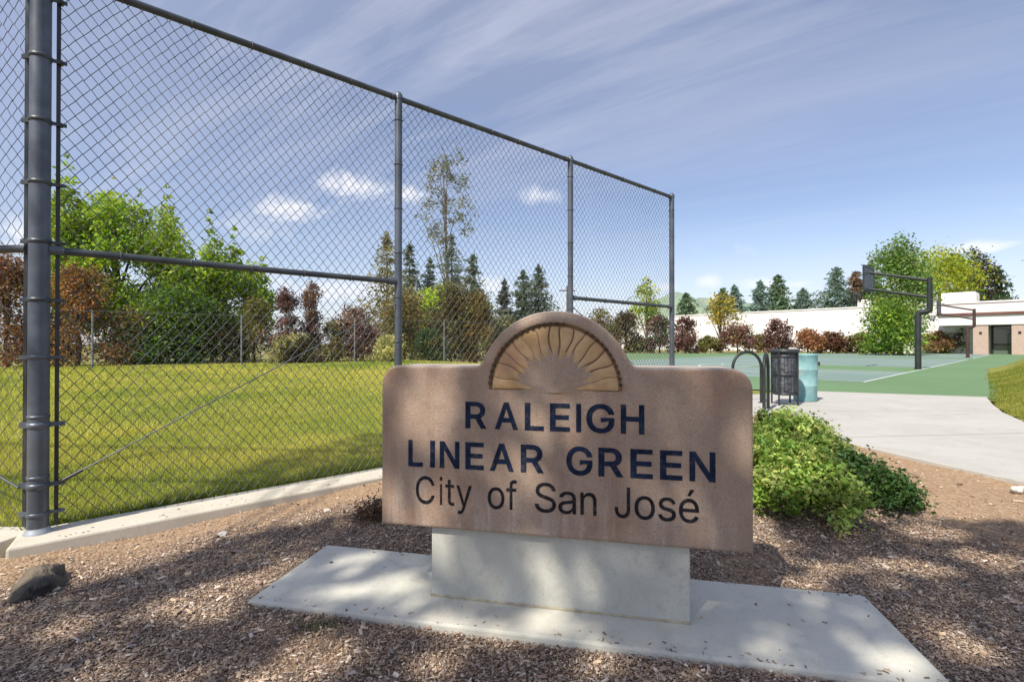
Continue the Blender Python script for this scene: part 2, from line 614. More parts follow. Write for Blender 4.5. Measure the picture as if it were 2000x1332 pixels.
# sports court
court_poly = [(9.0, 9.0), (15, 10.5), (34, 20), (75, 46), (75, 53), (9.9, 53), (6.2, 30), (2.9, 14.6), (4.4, 11.6), (6.3, 10.0)]
sheet_o = sheet('court', court_poly, -0.006, M['court_green']); tag(sheet_o, kind='structure')
CU = Vector((0.735, 0.678, 0)).normalized(); CV = Vector((-CU.y, CU.x, 0)); CO = Vector((9.3, 12.85, 0))


def cpt(u, v):
    p = CO + CU*u + CV*v
    return (p.x, p.y)


def stripe(a, b_, w=0.06, z=0.003):
    a = Vector((*a, 0)); b_ = Vector((*b_, 0)); d = (b_-a).normalized(); n = Vector((-d.y, d.x, 0))*w/2
    return sheet('court_line', [a-n, b_-n, b_+n, a+n], z, M['line'], sheet_o)


zone = [cpt(0, 0), cpt(28, 0), cpt(28, 14), cpt(0, 14)]
zo = sheet('court_playing_zone', zone, -0.002, M['court_grey'], sheet_o)
zone2 = [cpt(31, 0), cpt(52, 0), cpt(40, 14), cpt(31, 14)]
sheet('court_playing_zone', zone2, -0.002, M['court_grey'], sheet_o)
for a, b_ in ((cpt(-0.1, 0), cpt(28, 0)), (cpt(0, 0), cpt(0, 14)), (cpt(28, 0), cpt(28, 14)), (cpt(0, 14), cpt(28, 14)),
              (cpt(31, 0), cpt(48, 0)), (cpt(31, 0), cpt(31, 14)),
              (cpt(6.5, 0), cpt(6.5, 5.8)), (cpt(11.4, 0), cpt(11.4, 5.8)), (cpt(6.5, 5.8), cpt(11.4, 5.8))):
    stripe(a, b_)
# key painted green with its arc
kz = sheet('court_key', [cpt(6.5, 0.03), cpt(11.4, 0.03), cpt(11.4, 5.8), cpt(6.5, 5.8)], 0.0, M['court_green'], sheet_o)
arc = [cpt(8.95+1.8*math.cos(t), 5.8+1.8*math.sin(t)) for t in np.linspace(0, math.pi, 13)]
for a, b_ in zip(arc[:-1], arc[1:]):
    stripe(a, b_, 0.06, 0.0035)
arc = [cpt(8.95+6.7*math.cos(t), 1.5+6.7*math.sin(t)) for t in np.linspace(0, math.pi, 19)]
for a, b_ in zip(arc[:-1], arc[1:]):
    stripe(a, b_, 0.06, 0.0035)

# lawn behind the fence: rises gently to the far fence
FF0 = Vector((-12.2, 11.6, 0.35)); FFD = Vector((0.821, 0.571, 0)).normalized(); FFN = Vector((-FFD.y, FFD.x, 0))


def lawn_h(p):
    v = (p[:, 0]-P0.x)*FV.x + (p[:, 1]-P0.y)*FV.y
    s = (p[:, 0]-P0.x)*FU.x + (p[:, 1]-P0.y)*FU.y
    k = smooth01((v-0.1)/11.0)
    fall = 1-smooth01((s-8.5)/7.0)
    w = 0.012*np.sin(1.1*p[:, 0]+.4)*np.sin(.9*p[:, 1]+1)
    return -0.025 + 0.385*k*fall + w*smooth01(v/2.0)


lp = np.array([tuple(P0+FU*s+FV*v)[:2] for v in np.arange(0.0, 19.01, 0.25) for s in np.arange(-12, 18.01, 0.25)])
nu = len(np.arange(-12, 18.01, 0.25)); nv = len(np.arange(0.0, 19.01, 0.25))
idx = np.arange(nu*nv).reshape(nv, nu)
q = np.stack([idx[:-1, :-1], idx[:-1, 1:], idx[1:, 1:], idx[1:, :-1]], -1).reshape(-1, 4)
cen = lp[q].mean(1)
keep = ~in_poly(cen, court_poly) & ~in_poly(cen, path_poly) & ~((cen[:, 0] < -2.2) & (cen[:, 1] < 2.55)) & (cen[:, 0] < 6.5)
lz = lawn_h(lp)
me = np_mesh('lawn', np.column_stack([lp, lz]), q[keep], smooth=True)
lawn = tag(link('lawn', me, M['lawn']), kind='structure')


def blades(name, pts, z, hmin, hmax, wid, c_lo, c_hi, patch=None, seed=1):
    r = np.random.default_rng(seed)
    n = len(pts)
    ang = r.uniform(0, 2*np.pi, n); hh = r.uniform(hmin, hmax, n); ww = wid*r.uniform(0.7, 1.4, n)
    lean = r.normal(0, 0.35, (n, 2))*hh[:, None]
    dx, dy = np.cos(ang)*ww/2, np.sin(ang)*ww/2
    v = np.empty((n, 3, 3))
    v[:, 0] = np.column_stack([pts[:, 0]-dx, pts[:, 1]-dy, z-0.006])
    v[:, 1] = np.column_stack([pts[:, 0]+dx, pts[:, 1]+dy, z-0.006])
    v[:, 2] = np.column_stack([pts[:, 0]+lean[:, 0], pts[:, 1]+lean[:, 1], z+hh])
    t = r.uniform(0, 1, n)
    if patch is not None:
        t = np.clip(0.45*t+0.75*patch-0.1, 0, 1)
    c = np.array(c_lo)*(1-t)[:, None]+np.array(c_hi)*t[:, None]
    c = c*r.uniform(0.75, 1.25, (n, 1))
    col = np.repeat(c[:, None, :], 3, 1).reshape(-1, 3)
    return np_mesh(name, v.reshape(-1, 3), np.arange(n*3).reshape(-1, 3), col)


LAT = np.random.default_rng(99).uniform(0, 1, (64, 64))


def vnoise(x, y, s):
    """smooth lattice noise, cell size s"""
    u, v = x/s, y/s
    i, j = np.floor(u).astype(int), np.floor(v).astype(int)
    fu, fv_ = smooth01(u-i), smooth01(v-j)
    g_ = lambda a_, b_: LAT[a_ % 64, b_ % 64]
    return (g_(i, j)*(1-fu)+g_(i+1, j)*fu)*(1-fv_)+(g_(i, j+1)*(1-fu)+g_(i+1, j+1)*fu)*fv_


def patchy(p):
    x, y = p[:, 0], p[:, 1]
    n = 0.42*vnoise(x, y, 2.3)+0.30*vnoise(x+7, y*1.3+3, 0.85)+0.18*vnoise(x+3, y+9, 0.33)+0.10*vnoise(x, y, 0.13)
    return np.clip((n-0.5)*2.3+0.48, 0, 1)


def lawn_pts(n, s0, s1, v0, v1, seed):
    r = np.random.default_rng(seed)
    s = r.uniform(s0, s1, n); v = r.uniform(v0, v1, n)
    p = np.column_stack([P0.x+FU.x*s+FV.x*v, P0.y+FU.y*s+FV.y*v])
    k = ~in_poly(p, court_poly) & ~in_poly(p, path_poly) & ~((p[:, 0] < -2.2) & (p[:, 1] < 2.70)) & (p[:, 0] < 6.3) & (p[:, 1] > 0.5)
    u = p[:, 0]/np.maximum(p[:, 1], 0.1)
    k &= (u > -1.25)
    return p[k]


G_LO = (0.20, 0.30, 0.04); G_HI = (0.62, 0.56, 0.13)
for i, (n, s0, s1, v0, v1, h0, h1, w) in enumerate(((150000, -2.5, 5.0, 0.10, 3.2, 0.018, 0.05, 0.006),
                                                    (130000, -6.0, 8.0, 3.0, 8.0, 0.025, 0.055, 0.011),
                                                    (90000, -8.0, 11.0, 7.8, 14.5, 0.03, 0.06, 0.018))):
    p = lawn_pts(n, s0, s1, v0, v1, 20+i)
    g = link('grass', blades('grass', p, lawn_h(p), h0, h1, w, G_LO, G_HI, patchy(p), 30+i), M['grass'])
    tag(g, 'short mown lawn grass behind the chain link fence', 'grass', kind='stuff')
# longer tufts that lean over the back of the kerb
rr = np.random.default_rng(5)
s = rr.uniform(-0.05, 6.4, 9000); v = np.abs(rr.normal(0.0, 0.05, 9000))+0.095
p = np.column_stack([P0.x+FU.x*s+FV.x*v, P0.y+FU.y*s+FV.y*v])
g = link('grass', blades('grass', p, lawn_h(p), 0.03, 0.085, 0.006, (0.06, 0.11, 0.015), (0.2, 0.22, 0.04), None, 41), M['grass'])
tag(g, 'longer uncut grass along the back of the kerb', 'grass', kind='stuff')

# grassy berm on the right
def berm_h(p):
    x, y = p[:, 0], p[:, 1]
    # distance from the edge curve of the path
    e = np.array([(9.3, -1.5), (9.6, 0.8), (7.6, 2.6), (6.75, 4.2), (6.45, 5.3), (6.55, 6.2), (7.2, 7.14), (8.0, 8.1), (9.0, 9.22), (10.75, 11.0), (19.5, 20.0), (34, 34)])
    d = np.full(len(p), 1e9)
    for a, b_ in zip(e[:-1], e[1:]):
        ab = b_-a; t = np.clip(((p-a)@ab)/(ab@ab), 0, 1)
        d = np.minimum(d, np.hypot(*(p-(a+t[:, None]*ab)).T))
    return -0.01 + 1.15*smooth01(d/2.5) + 0.015*np.sin(2*x)*np.sin(2.3*y)


berm_poly = [(9.7, 0.78), (7.65, 2.6), (6.78, 4.2), (6.48, 5.3), (6.58, 6.2), (7.23, 7.12), (8.02, 8.06), (9.02, 9.2), (10.77, 10.98), (19.5, 19.97), (30, 20), (30, -2), (12, -1.5)]
bx = np.arange(6.2, 30, 0.16); by = np.arange(-2, 20.2, 0.16)
BX, BY = np.meshgrid(bx, by); bp = np.stack([BX.ravel(), BY.ravel()], 1)
idx = np.arange(len(bp)).reshape(len(by), len(bx))
q = np.stack([idx[:-1, :-1], idx[:-1, 1:], idx[1:, 1:], idx[1:, :-1]], -1).reshape(-1, 4)
keep = in_poly(bp[q].mean(1), berm_poly)
me = np_mesh('grass_mound', np.column_stack([bp, berm_h(bp)]), q[keep], smooth=True)
tag(link('grass_mound', me, M['lawn']), kind='structure')
r_ = np.random.default_rng(8)
p = np.column_stack([r_.uniform(6.3, 17.5, 170000), r_.uniform(3.0, 16.5, 170000)]); p = p[p[:, 0] < p[:, 1]*1.25]
p = p[in_poly(p, berm_poly)]
g = link('grass', blades('grass', p, berm_h(p), 0.02, 0.06, 0.010, (0.12, 0.18, 0.025), (0.33, 0.30, 0.06), patchy(p), 42), M['grass'])
tag(g, 'mown grass covering the mound beside the pale path', 'grass', kind='stuff')

# far hill
hv = []
HN = 60
for j in range(7):
    for i in range(HN):
        u = i/(HN-1); w = j/6
        X = -150+u*1000; Y = 900+w*500
        h = (88*math.exp(-((u-0.53)/0.15)**2)+60*math.exp(-((u-0.78)/0.2)**2)+16)*math.sin(math.pi*w*0.98+0.01)*(1+0.06*math.sin(u*40)+0.05*math.sin(u*93+2))
        hv.append((X, Y, -1+max(0, h)*min(1, u*8)*min(1, (1-u)*8)))
idx = np.arange(HN*7).reshape(7, HN)
q = np.stack([idx[:-1, :-1], idx[:-1, 1:], idx[1:, 1:], idx[1:, :-1]], -1).reshape(-1, 4)
M['hill'] = mat_noise('hazy_hill_grass', (0.20, 0.27, 0.20), (0.27, 0.32, 0.22), 0.012, 0.95, 0, c3=(0.15, 0.21, 0.17), s3=0.03)
tag(link('hill', np_mesh('hill', np.array(hv), q, smooth=True), M['hill']), kind='structure')

# mulch chips, real geometry
def chips(name, n, seed, reg, lmin, lmax, mat, wfun):
    r = np.random.default_rng(seed)
    p = np.column_stack([r.uniform(reg[0], reg[1], n), r.uniform(reg[2], reg[3], n)])
    p = p[r.uniform(0, 1, n) < wfun(p)]
    k = in_poly(p, mulch_poly) & ~in_poly(p, slab_poly) & ~in_poly(p, kerb_main) & ~in_poly(p, path_poly)
    u = p[:, 0]/np.maximum(p[:, 1], 0.05)
    k &= (np.abs(u) < 1.3)
    k &= r.uniform(0, 1, len(p)) > 0.86*soil_mask(p)
    p = p[k]; n = len(p)
    L = r.uniform(lmin, lmax, n)*np.where(r.uniform(0, 1, n) < 0.05, 2.3, r.uniform(0.6, 1.1, n)); shred = r.uniform(0, 1, n) < 0.012
    L = np.where(shred, L*3.2, L); W = L*np.where(shred, 0.09, r.uniform(0.22, 0.6, n)); T = W*r.uniform(0.2, 0.5, n)
    a = r.uniform(0, 2*np.pi, n); pit = r.normal(0, 0.28, n); rol = r.normal(0, 0.45, n)
    ca, sa = np.cos(a), np.sin(a)
    ex = np.column_stack([ca*np.cos(pit), sa*np.cos(pit), np.sin(pit)])
    ey0 = np.column_stack([-sa, ca, np.zeros(n)])
    ez0 = np.cross(ex, ey0)
    ey = ey0*np.cos(rol)[:, None]+ez0*np.sin(rol)[:, None]
    ez = np.cross(ex, ey)
    c = np.column_stack([p, mulch_h(p)+r.uniform(0.0, 0.012, n)])
    v = np.empty((n, 6, 3))
    hl, hw = (L/2)[:, None], (W/2)[:, None]; t = T[:, None]
    tap = r.uniform(0.45, 1.0, (n, 1))
    v[:, 0] = c-ex*hl-ey*hw; v[:, 1] = c-ex*hl+ey*hw; v[:, 2] = c-ex*hl*0.9+ez*t
    v[:, 3] = c+ex*hl-ey*hw*tap; v[:, 4] = c+ex*hl+ey*hw*tap; v[:, 5] = c+ex*hl*0.85+ez*t
    b0 = (np.arange(n)*6)[:, None]
    tris = np.array([(0, 3, 5), (0, 5, 2), (2, 5, 4), (2, 4, 1), (0, 2, 1), (3, 4, 5)])
    f = (b0[:, :, None]+tris[None]).reshape(-1, 3)
    pal = np.array([(0.28, 0.195, 0.135), (0.40, 0.305, 0.22), (0.16, 0.11, 0.08), (0.55, 0.475, 0.39), (0.29, 0.205, 0.16), (0.26, 0.225, 0.20), (0.10, 0.075, 0.06), (0.45, 0.345, 0.235)])
    pr = np.array([0.2, 0.19, 0.11, 0.12, 0.16, 0.07, 0.04, 0.11])
    ci = pal[r.choice(len(pal), n, p=pr)]*r.uniform(0.9, 1.4, (n, 1))
    col = np.repeat(ci[:, None, :], 6, 1).reshape(-1, 3)
    o = link(name, np_mesh(name, v.reshape(-1, 3), f, col), mat)
    return o


o = chips('mulch', 700000, 50, (-4.2, 4.3, 1.1, 3.2), 0.004, 0.013, M['chips'], lambda p: np.clip((1.85/p[:, 1])**1.5, 0, 1))
tag(o, 'loose brown and tan wood chip mulch around the sign', 'mulch', kind='stuff')
o = chips('mulch', 90000, 51, (-4.5, 4.3, 3.1, 8.0), 0.008, 0.022, M['chips'], lambda p: np.clip((3.6/p[:, 1])**1.5, 0, 1))
tag(o, 'wood chip mulch further back between fence and path', 'mulch', kind='stuff')

# chips that have strayed onto the slab and the kerb
def stray(name, spots, z, label, seed):
    r = np.random.default_rng(seed)
    V = []; Fc = []; C = []
    for (x, y) in spots:
        b0 = len(V); L = r.uniform(0.005, 0.017); W = L*r.uniform(0.3, 0.6); a = r.uniform(0, 6.28); t = W*0.4
        ca, sa = math.cos(a), math.sin(a)
        for (lx, ly, lz) in ((-L/2, -W/2, 0), (-L/2, W/2, 0), (-L/2.2, 0, t), (L/2, -W/3, 0), (L/2, W/3, 0), (L/2.3, 0, t)):
            V.append((x+lx*ca-ly*sa, y+lx*sa+ly*ca, z+lz+0.0008))
        Fc += [(b0+i, b0+j, b0+k) for (i, j, k) in ((0, 3, 5), (0, 5, 2), (2, 5, 4), (2, 4, 1), (0, 2, 1), (3, 4, 5))]
        c = np.array([(0.30, 0.21, 0.15), (0.17, 0.12, 0.09), (0.42, 0.33, 0.24)][r.integers(0, 3)])
        C += [c]*6
    o_ = link(name, np_mesh(name, np.array(V), np.array(Fc), np.array(C)), M['chips'])
    return tag(o_, label, 'mulch', kind='stuff')


r_ = np.random.default_rng(66)
sp_ = []
for i in range(170):
    t = r_.uniform(0.01, 2.37); n = r_.choice([abs(r_.normal(0, 0.035)), 0.54-abs(r_.normal(0, 0.03)), r_.uniform(0.01, 0.53)], p=[0.5, 0.35, 0.15])
    if n < 0.005 or n > 0.535 or (0.66 < t < 1.70 and 0.15 < n < 0.4):
        continue
    q_ = spt(t, n); sp_.append((q_.x, q_.y))
stray('mulch', sp_, 0.0, 'stray wood chips lying on the concrete slab', 67)
sp_ = []
for i in range(150):
    q_ = fpt(r_.uniform(0.1, 4.5), -0.165+abs(r_.normal(0, 0.05))); sp_.append((q_.x, q_.y))
stray('mulch', sp_, 0.0, 'stray wood chips lying on the kerb', 68)

# ------------------------------------------------------------------ the park sign
def mat_sign_stone():
    m, nt, b = new_mat('tan_sandblasted_stone')
    co = world_co(nt)
    c = nt.mix(nt.ramp(nt.noise(co, 2.6, 6, 0.6, 0.5), 0.32, 0.68), (0.39, 0.285, 0.21), (0.49, 0.375, 0.285))
    c = nt.mix(nt.math('MULTIPLY', nt.ramp(nt.noise(co, 4.5, 7, 0.72, 0.9), 0.47, 0.70), 0.7), c, (0.44, 0.265, 0.17))
    c = nt.mix(nt.math('MULTIPLY', nt.ramp(nt.noise(nt.mapping(co, loc=(5, 2, 7)), 7.5, 7, 0.72, 0.5), 0.52, 0.72), 0.6), c, (0.28, 0.205, 0.165))
    sep = nt.new('ShaderNodeSeparateXYZ'); nt.l.new(co, sep.inputs[0])
    sn = nt.ramp(nt.noise(nt.mapping(co, scale=(1.0, 1.0, 0.09)), 21, 5, 0.65), 0.48, 0.74)
    low = nt.ramp(sep.outputs[2], 0.60, 0.28)
    c = nt.mix(nt.math('MULTIPLY', nt.math('MULTIPLY', sn, low), 1.0), c, (0.60, 0.51, 0.42))
    sn2 = nt.ramp(nt.noise(nt.mapping(co, loc=(3, 0, 1), scale=(1, 1, 0.07)), 10, 5, 0.65), 0.50, 0.78)
    c = nt.mix(nt.math('MULTIPLY', sn2, 0.65), c, (0.27, 0.165, 0.11))
    c = nt.mix(nt.math('MULTIPLY', nt.ramp(nt.noise(co, 240, 3, 0.6), 0.35, 0.7), 0.5), c, (0.22, 0.155, 0.115))
    vo = nt.new('ShaderNodeTexVoronoi'); vo.inputs['Scale'].default_value = 120
    nt.l.new(co, vo.inputs['Vector'])
    pore = nt.math('MULTIPLY', nt.ramp(vo.outputs['Distance'], 0.28, 0.10), nt.ramp(nt.noise(co, 14, 4, 0.7), 0.42, 0.62))
    c = nt.mix(nt.math('MULTIPLY', pore, 0.7), c, (0.13, 0.085, 0.06))
    # sunlit look of the sign top painted in: paler on upward faces
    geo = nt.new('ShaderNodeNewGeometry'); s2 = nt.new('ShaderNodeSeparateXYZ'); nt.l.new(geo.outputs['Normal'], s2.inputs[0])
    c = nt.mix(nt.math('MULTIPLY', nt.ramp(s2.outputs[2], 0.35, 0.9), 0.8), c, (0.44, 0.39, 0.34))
    nt.l.new(c, b.inputs['Base Color']); b.inputs['Roughness'].default_value = 0.88
    b.inputs['Specular IOR Level'].default_value = 0.15
    bump(nt, b, nt.noise(co, 170, 5, 0.75), 0.8, 0.005)
    return m


M['sign'] = mat_sign_stone()
M['sign_rim'] = mat_noise('greyed_sign_stone', (0.36, 0.27, 0.205), (0.44, 0.345, 0.27), 8, 0.85, 0.3, 180, c3=(0.30, 0.21, 0.155), s3=4, bd=0.003)
M['amber'] = mat_noise('amber_carved_stone', (0.48, 0.305, 0.145), (0.56, 0.385, 0.21), 16, 0.85, 0.5, 150, c3=(0.43, 0.255, 0.165), s3=9, bd=0.004)
M['groove'] = mat_noise('dark_groove_stone', (0.15, 0.09, 0.05), (0.22, 0.135, 0.075), 15, 0.9, 0.2, 150)
M['bead'] = mat_noise('dark_bead_holes', (0.05, 0.035, 0.02), (0.09, 0.06, 0.03), 30, 0.8, 0)
M['navy'] = mat_noise('navy_letter_paint', (0.006, 0.012, 0.030), (0.012, 0.024, 0.058), 26, 0.7, 0.3, 200, spec=0.15, c3=(0.06, 0.06, 0.075), s3=45)
M['black_letter'] = mat_noise('black_letter_paint', (0.009, 0.009, 0.012), (0.018, 0.017, 0.021), 26, 0.7, 0.3, 200, spec=0.15, c3=(0.07, 0.06, 0.055), s3=45)
M['pedestal'] = mat_concrete('pedestal_concrete', (0.48, 0.48, 0.42), (0.58, 0.575, 0.505), (0.38, 0.35, 0.285), 0.65, 4.0)
M['grout'] = mat_noise('yellowed_grout', (0.36, 0.31, 0.20), (0.47, 0.42, 0.31), 30, 0.9, 0.3, 120)

sign = empty('park_sign', SB, math.atan2(SU.y, SU.x))
tag(sign, 'tan stone park sign with carved sunburst and dark lettering on concrete base', 'sign')

PN = 0.15                                # front plane of the panel, local y


def panel_uv(px, py):
    u = (px-1000)/950.0; v = (672-py)/950.0
    D = (PN + SN.x*SB.x + SN.y*SB.y)/(SN.x*u+SN.y)
    P = Vector((u*D, D, CAM_H+v*D))
    q_ = P-SB
    return q_.dot(SU), P.z


mb = MB(); mb.prism([(0, 0), (2.38, 0), (2.38, 0.54), (0, 0.54)], -0.13, 0.0)
slab = mb.build('base_slab', M['slab'], sign, 0.008)
mb = MB()
a = [0.012+0.002*math.sin(3*k)+0.0015*math.sin(7.1*k) for k in range(9)]
t_ = [2*math.pi*k/9 for k in range(9)]
mb.add([(0.135+a[k]*0.7*math.cos(t_[k]), 0.36+a[k]*0.7*math.sin(t_[k]), 0.0025) for k in range(9)], [list(range(9))])
mb.build('bolt_hole', M['bead'], slab)
M['stain'] = mat_noise('brown_rust_stain', (0.25, 0.17, 0.12), (0.33, 0.24, 0.17), 40, 0.9, 0)

mb = MB(); mb.box((1.18, 0.275, 0.145), (0.98, 0.19, 0.31))
mb.build('pedestal', M['pedestal'], sign, 0.008)
mb = MB(); mb.box((1.179, 0.1795, 0.004), (0.984, 0.008, 0.009))
mb.build('grout_seam', M['grout'], sign, 0.002, 1)

# panel outline in (t, z)
T0, T1, ZB, ZT, RC = 0.489, 1.873, 0.279, 0.915, 0.075
AC, AZ, AR = 1.184, 0.8306, 0.2934
pts = [(T0, ZB), (T1, ZB)]
for k in range(9):
    t = R(90*k/8); pts.append((T1-RC+RC*math.cos(t), ZT-RC+RC*math.sin(t)))
a0 = math.asin((ZT-AZ)/AR)
fil = 0.02
pts += [(AC+AR*math.cos(a0)+fil, ZT), (AC+AR*math.cos(a0)+fil*0.4, ZT+0.004)]
for k in range(33):
    t = a0+0.07+(math.pi-2*a0-0.14)*k/32
    pts.append((AC+AR*math.cos(t), AZ+AR*math.sin(t)))
pts += [(AC-AR*math.cos(a0)-fil*0.4, ZT+0.004), (AC-AR*math.cos(a0)-fil, ZT)]
for k in range(9):
    t = R(90+90*k/8); pts.append((T0+RC+RC*math.cos(t), ZT-RC+RC*math.sin(t)))
bm = bmesh.new()
PT = 0.205
fv = [bm.verts.new((p[0], PN, p[1])) for p in pts]
bv = [bm.verts.new((p[0], PN+PT, p[1])) for p in pts]
ff = bm.faces.new(fv); fb = bm.faces.new(bv[::-1])
for i in range(len(pts)):
    j = (i+1) % len(pts)
    bm.faces.new((fv[j], fv[i], bv[i], bv[j]))
bmesh.ops.recalc_face_normals(bm, faces=bm.faces)
bmesh.ops.bevel(bm, geom=list(ff.edges)+list(fb.edges), offset=0.012, segments=3, profile=0.5, affect='EDGES')
me = bpy.data.meshes.new('panel'); bm.to_mesh(me); bm.free()
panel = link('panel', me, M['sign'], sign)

# sunburst: rim, dark ground, rays, hub, row of beads
sb = empty('sunburst'); sb.parent = sign


def fade(t, w=0.22):
    return min(1.0, max(0.0, t/w), max(0.0, (math.pi-t)/w))


b_ = MB(); vs = []; fs = []
for i in range(61):
    t = math.pi*i/60
    k_ = fade(t, 0.35)
    for (r, y) in ((0.247, -0.001), (0.2475, 0.0075), (0.254, 0.0105), (0.266, 0.0085), (0.276, 0.0035), (0.282, -0.001)):
        vs.append((AC+r*math.cos(t), PN-y*k_+(1-k_)*0.0005, AZ+r*math.sin(t)))
for i in range(60):
    for j in range(5):
        fs.append((i*6+j, i*6+j+1, (i+1)*6+j+1, (i+1)*6+j))
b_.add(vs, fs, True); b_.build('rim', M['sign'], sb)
mb = MB()
arcp = [(AC+0.249*math.cos(t), AZ-0.003+0.249*math.sin(t)) for t in np.linspace(0, math.pi, 41)]
mb.add([(p[0], PN-0.0012, p[1]) for p in arcp], [list(range(41))[::-1]])
mb.build('ground_plate', M['groove'], sb)
NR = 15
rs_ = np.random.default_rng(12)
edge = [math.pi*i/NR+(0 if i in (0, NR) else rs_.normal(0, 0.018)) for i in range(NR+1)]
gap = [rs_.uniform(0.5, 1.0) if 1 < i < 9 else rs_.uniform(0.15, 0.45) for i in range(NR+1)]
for i in range(NR):
    b_ = MB(); vs = []; fs = []
    nr, na = 16, 8
    for ir in range(nr+1):
        fr = ir/nr
        r = 0.082+fr*0.155
        lo = edge[i]+(0 if i == 0 else 0.022*math.sin(fr*8+i*1.9)); hi = edge[i+1]+(0 if i == NR-1 else 0.022*math.sin(fr*8+(i+1)*1.9))
        al = lo+0.0034*gap[i]/r; ah = hi-0.0034*gap[i+1]/r
        for ia in range(na+1):
            fa = ia/na
            t = al+(ah-al)*fa
            dome = math.sin(math.pi*fa)**0.5
            end = min(1, (1-fr)*9)**0.5
            vs.append((AC+r*math.cos(t), PN-0.0006-(0.0022+0.0042*fr)*(0.35+0.65*dome)*end, AZ+r*math.sin(t)))
    for ir in range(nr):
        for ia in range(na):
            p = ir*(na+1)+ia
            fs.append((p, p+1, p+na+2, p+na+1))
    b_.add(vs, fs, True)
    b_.build('ray', M['amber'], sb)
# plain middle that runs out into the rays
mb = MB()
n = 90
hub_r = [(0.05, 0.0056), (0.10, 0.0054), (0.126, 0.0050), (0.140, 0.0038)]
vs = [(AC, PN-0.0052, AZ-0.012)]; fs = []
for j, (r, y) in enumerate(hub_r):
    for k in range(n+1):
        t = math.pi*k/n
        w = 1+(0.10 if j == 3 else 0.04 if j == 2 else 0)*(math.sin(t*NR*2+1)+0.7*math.sin(t*11+2))
        vs.append((AC+r*w*math.cos(t), PN-y*min(1, 0.12+fade(t, 0.3)), AZ-0.012*(1 if k in (0, n) else 0.3)+r*w*math.sin(t)))
for k in range(n):
    fs.append((0, 1+k, 2+k))
for j in range(len(hub_r)-1):
    for k in range(n):
        p = 1+j*(n+1)+k
        fs.append((p, p+n+1, p+n+2, p+1))
mb.add(vs, fs, True)
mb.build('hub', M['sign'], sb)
mb = MB()
for k in range(32):
    t = R(5)+math.pi*0.945*k/31
    if R(62) < t < R(80):
        continue
    sz = 0.0115 if t > R(80) else 0.0085
    mb.box((AC+0.2445*math.cos(t), PN-0.0065, AZ+0.2445*math.sin(t)), (sz, 0.009, sz), Matrix.Rotation(-t, 3, 'Y'))
tag(mb.build('bead_row', M['bead'], sb), kind='stuff')

